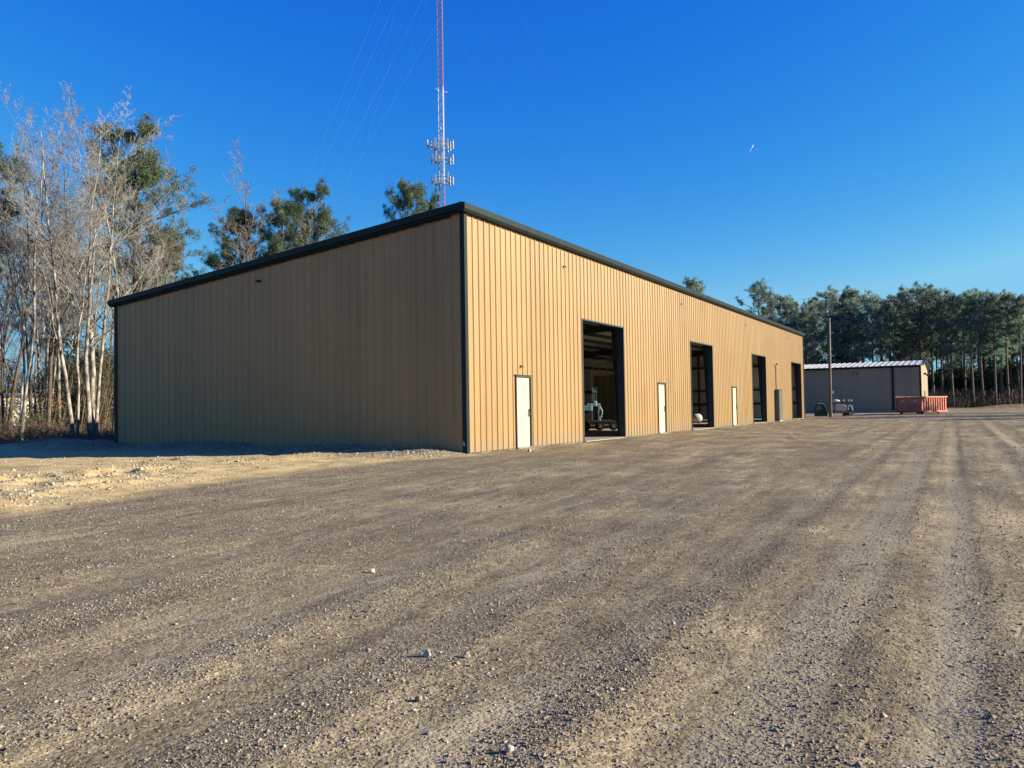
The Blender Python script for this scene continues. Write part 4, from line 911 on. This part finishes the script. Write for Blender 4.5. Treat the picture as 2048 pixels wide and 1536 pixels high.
for i in range(95):
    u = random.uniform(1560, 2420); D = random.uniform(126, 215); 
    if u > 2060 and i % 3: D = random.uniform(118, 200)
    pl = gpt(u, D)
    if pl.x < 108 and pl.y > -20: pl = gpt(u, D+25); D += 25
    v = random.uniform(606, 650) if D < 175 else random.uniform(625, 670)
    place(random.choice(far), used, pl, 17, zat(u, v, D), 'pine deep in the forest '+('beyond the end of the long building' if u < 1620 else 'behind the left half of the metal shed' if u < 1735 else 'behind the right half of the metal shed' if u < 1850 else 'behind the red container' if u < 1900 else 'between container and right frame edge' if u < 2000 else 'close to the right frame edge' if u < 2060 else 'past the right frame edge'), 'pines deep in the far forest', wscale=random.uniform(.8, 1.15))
# pines off to the right whose shadows fall across the far end of the yard
for (x, y, h) in ((66, -44, 16), (73, -50, 17), (60, -52, 16), (80, -42, 15), (86, -52, 16), (70, -60, 17)):
    place(random.choice(far), used, Vector((x, y, 0)), 17, h, 'pine at the right side of the yard shading the far end', 'pines beside the right edge of the yard')
# --- nearer pines on the left and behind the roof
nearp = [pine(300, 'tall pine', H=17, crown=.60, width=3.2, clumps=900, per=60, ln=.22, wd=.034), pine(301, 'tall pine', H=17, crown=.45, width=2.9, clumps=850, per=60, ln=.22, wd=.034)]
for (u, v, D, j, lb, ws) in ((268, 262, 52, 0, 'big dark pine standing behind the pale bare trees left of the building', 1.15), (-30, 292, 54, 1, 'pine cut by the left frame edge behind bare branches', 1.0), (478, 428, 66, 1, 'pine over the gable roof, left of the forked bare tree', .95),
                             (630, 384, 66, 0, 'largest pine over the gable roof, right of the forked bare tree', .95), (566, 410, 72, 1, 'pine half hidden behind the forked bare tree over the roof', .9), (818, 374, 84, 1, 'round topped pine just left of the mast', .95), (872, 404, 92, 0, 'small pine top at the foot of the mast above the roof', .7),
                             (110, 480, 66, 0, 'pine seen through the bare trees at the far left', .9), (330, 470, 70, 1, 'pine behind the bare crown nearest the roof end', .9)):
    place(nearp[j], used, gpt(u, D), 17, zat(u, v, D)*.95, lb, 'pines on the left side', wscale=ws)
# --- bare trees
bt = [bare_tree(41, 'x', 'palebark', 'twigpale', H=20, stems=3, limb_n=10, spread=.72, low=.26, r0=.17),
      bare_tree(42, 'x', 'palebark', 'twig', H=19, stems=2, limb_n=10, spread=.6, low=.28, r0=.13, lean=(.05, .02)),
      bare_tree(43, 'x', 'bark', 'twig', H=18, stems=1, limb_n=13, spread=.55, low=.32, r0=.13, buds=500),
      bare_tree(44, 'x', 'palebark', 'twig', H=17, stems=1, limb_n=12, spread=.5, low=.30, r0=.11),
      bare_tree(45, 'x', 'bark', 'twig', H=15, stems=2, limb_n=9, spread=.5, low=.2, r0=.11, buds=900)]
Hs = [20, 19, 18, 17, 15]
bl = [(186, 176, 41, 0, .4, 'many stemmed pale barked tree, the biggest, nearest the left end of the building'),
      (152, 200, 40, 1, 1.2, 'pale barked tree with dark mottling just left of the biggest many stemmed tree'),
      (226, 240, 44, 3, 2.0, 'thin pale tree right against the left corner of the building'),
      (95, 235, 42, 2, .3, 'straight grey brown bare tree between the pale tree and the left edge group'),
      (40, 250, 41, 1, 3.9, 'leaning bare tree with pale upper limbs near the left edge'),
      (8, 270, 43, 4, 5.0, 'bare tree with twin stems at the left frame edge'),
      (118, 300, 50, 3, 1.0, 'slim bare tree in the second row behind the mottled pale tree'),
      (64, 320, 52, 2, 2.7, 'dark stemmed bare tree in the second row near the left edge'),
      (310, 420, 48, 4, 1.1, 'bare tree with reddish buds rising over the low end of the roof'),
      (262, 330, 50, 2, .9, 'bare tree behind the roof end, in front of the big pine'),
      (372, 500, 52, 4, 2.9, 'low bare tree over the low part of the gable roof'),
      (516, 348, 62, 2, 3.3, 'forked bare tree standing alone between the pines over the gable roof'),
      (598, 432, 62, 4, 4.4, 'small pale bare tree in front of the largest roof line pine'),
      (430, 520, 58, 4, .2, 'faint low bare tree left of the roof line pines')]
for (u, v, D, j, rz, lb) in bl:
    place(bt[j], used, gpt(u, D), Hs[j], zat(u, v, D)*.92, lb, 'bare winter trees left of and behind the building', rz=rz, wscale=(zat(u, v, D)/Hs[j])*(1.0 if j != 4 else .85))
for i in range(34):
    u = random.uniform(-420, 330) if i < 26 else random.uniform(-420, 120); D = random.uniform(46, 78)
    j = random.choice((1, 2, 3, 4, 2, 3)); v = random.uniform(330, 560)
    place(bt[j], used, gpt(u, D), Hs[j], zat(u, v, D), 'slim bare tree in the thicket '+('past the left frame edge' if u < 0 else 'behind the cream shed side of the pale trees' if u < 110 else 'behind the biggest pale trees' if u < 235 else 'showing over the low end of the roof'), 'slim bare trees deep in the left thicket', wscale=random.uniform(.6, .95))

# --- unseen forest edge added left of the frame to block low skylight on the gable
for i in range(46):
    x = random.uniform(-78, -50); y = random.uniform(-60, 62)
    place(random.choice(far), used, Vector((x, y, 0)), 17, random.uniform(15, 21), 'unseen pine added far left of the gable wall to darken it', 'added pines past the left side of the yard', wscale=random.uniform(1.0, 1.3))
# --- understory
def shrub_mass(name, pts, rad_, per, ln, wd, m, label, seed):
    g = np.random.default_rng(seed); C = []
    for (x, y, z, r_) in pts:
        k = int(60*r_*r_); q = g.normal(size=(k, 3)); q /= np.linalg.norm(q, axis=1, keepdims=True); q *= g.uniform(.5, 1, (k, 1))
        C.append(q*np.array([r_, r_, r_*rad_])+np.array([x, y, z]))
    C = np.concatenate(C); C = C[C[:, 2] > 0]
    o = leafcloud(name, C, .5, per, ln, wd, m, None, seed, .2); tag(o, label, kind='stuff'); return o
pts = []
for i in range(330):
    u = random.uniform(1560, 2420); D = random.uniform(130, 205); q = gpt(u, D); 
    if q.x < 105: continue
    r_ = random.uniform(1.2, 3.0); pts.append((q.x, q.y, r_*random.uniform(.6, 2.2), r_))
shrub_mass('understory', pts, 1.3, 10, .45, .22, M['shrub'], 'dark green understory filling the forest behind the far pines', 1)
pts = []
for i in range(170):
    u = random.uniform(-460, 236); D = random.uniform(55, 95); q = gpt(u, D); r_ = random.uniform(1.2, 2.5)
    if -50 < u < 112 and D < 86: continue
    pts.append((q.x, q.y, r_*random.uniform(.6, 2.0), r_))
shrub_mass('understory', pts, 1.4, 10, .24, .11, M['shrub'], 'dark evergreen understory behind the bare trees on the left', 2)
pts = []
for (u, D, z, r_) in ((68, 47, .9, .75), (58, 48, .8, .7), (80, 48, .7, .6), (128, 47, .6, .8), (225, 47, 1.2, .7), (224, 48, 3.4, .6)):
    q = gpt(u, D); pts.append((q.x, q.y, z, r_))
shrub_mass('evergreen_bush', pts, 1.0, 16, .16, .06, M['shrub'], 'low evergreen bushes in front of the cream shed at the left', 3)
pts = [(*gpt(100, 46)[:2], 2.0, .55), (*gpt(104, 46)[:2], 1.6, .45)]
shrub_mass('dead_leaf_bush', pts, .9, 12, .10, .06, M['deadleaf'], 'orange brown dead leaves on the bush beside the cream shed', 4)
# tangled brown brush: bent sticks
g = np.random.default_rng(9); P0 = []; P1 = []; R0 = []; R1 = []
for i in range(5200):
    u = g.uniform(-480, 236); D = g.uniform(37, 50); q = gpt(u, D); z = .0
    p = np.array([q.x, q.y, 0.]); d = np.array([g.normal(0, .7), g.normal(0, .7), 1.]); d /= np.linalg.norm(d); l = g.uniform(.4, 1.55)*(.6 if u > 130 else 1); r = g.uniform(.006, .016)
    for k in range(5):
        d = d+np.array([g.normal(0, .32), g.normal(0, .32), -.16*k*g.random()]); d /= np.linalg.norm(d); q2 = p+d*l/5
        P0.append(p); P1.append(q2); R0.append(r*(1-k*.15)); R1.append(r*(1-(k+1)*.15))
        if k in (1, 2, 3):
            e2 = d+g.normal(0, .6, 3); e2 /= np.linalg.norm(e2); P0.append(q2); P1.append(q2+e2*l*.28); R0.append(r*.5); R1.append(r*.25)
        p = q2
for i in range(300):      # thin saplings between the trunks
    u = g.uniform(-480, 236); D = g.uniform(41, 62)
    if 30 < u < 100 and i % 3: continue
    q = gpt(u, D); p = np.array([q.x, q.y, 0.]); l = g.uniform(3, 9.5); r = g.uniform(.012, .035)
    d = np.array([g.normal(0, .12), g.normal(0, .12), 1.]); n_ = 9
    for k in range(n_):
        d = d+np.array([g.normal(0, .07), g.normal(0, .07), 0]); d /= np.linalg.norm(d); q2 = p+d*l/n_
        P0.append(p); P1.append(q2); R0.append(r*(1-k/n_*.8)); R1.append(r*(1-(k+1)/n_*.8))
        for _ in range(3):
            e2 = d*.5+g.normal(0, .6, 3); e2 /= np.linalg.norm(e2); l3 = l*g.uniform(.05, .2); m_ = q2+e2*l3*.5; e3 = m_+(e2+g.normal(0, .3, 3)+[0, 0, .2])*l3*.5
            P0 += [q2, m_]; P1 += [m_, e3]; R0 += [r*.35, r*.22]; R1 += [r*.22, .004]
        p = q2
tag(segs_mesh('brush', P0, P1, R0, R1, 3, M['twigbrown'], None), 'tangled brown winter brush at the foot of the left trees', kind='stuff')
P0 = []; P1 = []; R0 = []; R1 = []
for i in range(3600):
    u = g.uniform(1640, 2420); D = g.uniform(118, 128); q = gpt(u, D); p = np.array([q.x, q.y, .2]); d = np.array([g.normal(0, .4), g.normal(0, .4), 1.]); d /= np.linalg.norm(d); l = g.uniform(.8, 3.4); r = g.uniform(.012, .03)
    if q.x < 100: continue
    for k in range(3):
        d = d+g.normal(0, .2, 3); d /= np.linalg.norm(d); q2 = p+d*l/3; P0.append(p); P1.append(q2); R0.append(r); R1.append(r*.7); p = q2
tag(segs_mesh('brush', P0, P1, R0, R1, 3, M['twigbrown'], None), 'grey brown saplings and brush along the foot of the far pines', kind='stuff')

# --- air
hz = bpy.data.materials.new('haze'); hz.use_nodes = True; hz.node_tree.nodes.remove(hz.node_tree.nodes['Principled BSDF'])
pv = hz.node_tree.nodes.new('ShaderNodeVolumePrincipled'); pv.inputs['Color'].default_value = (.42, .68, 1.0, 1); pv.inputs['Density'].default_value = HAZE; pv.inputs['Anisotropy'].default_value = 0.0
hz.node_tree.links.new(pv.outputs[0], hz.node_tree.nodes['Material Output'].inputs['Volume'])
if HAZE > 0: tag(MB().box((-330, -330, -2), (430, 430, 113)).build('haze', hz), kind='stuff')

# --- cream shed far behind the left trees
q = gpt(40, 82)
cs = empty('cream_shed', (q.x, q.y, 0), -.30); tag(cs, 'low cream sided shed seen through the trunks at the far left', 'shed')
b = MB(); b.box((-4.5, 0, 0), (2.6, 5, 3.05)); b.build('wall', noisy('cream_siding', (0.62, 0.60, 0.42), (0.70, 0.68, 0.50), 2, .6), cs)
b = MB(); b.prism([(-4.7, -.2, 3.052), (-4.7, 5.2, 3.052), (-4.7, 2.5, 3.5)], (7.5, 0, 0)); b.build('roof', M['grey'], cs)
b = MB(); b.box((-2.6, -.03, 1.2), (-1.4, -.002, 2.2)); b.build('window', M['darkjamb'], cs)

# unused far copies keep their own labels
for o in list(S.objects):
    if 'h' in o: del o['h']
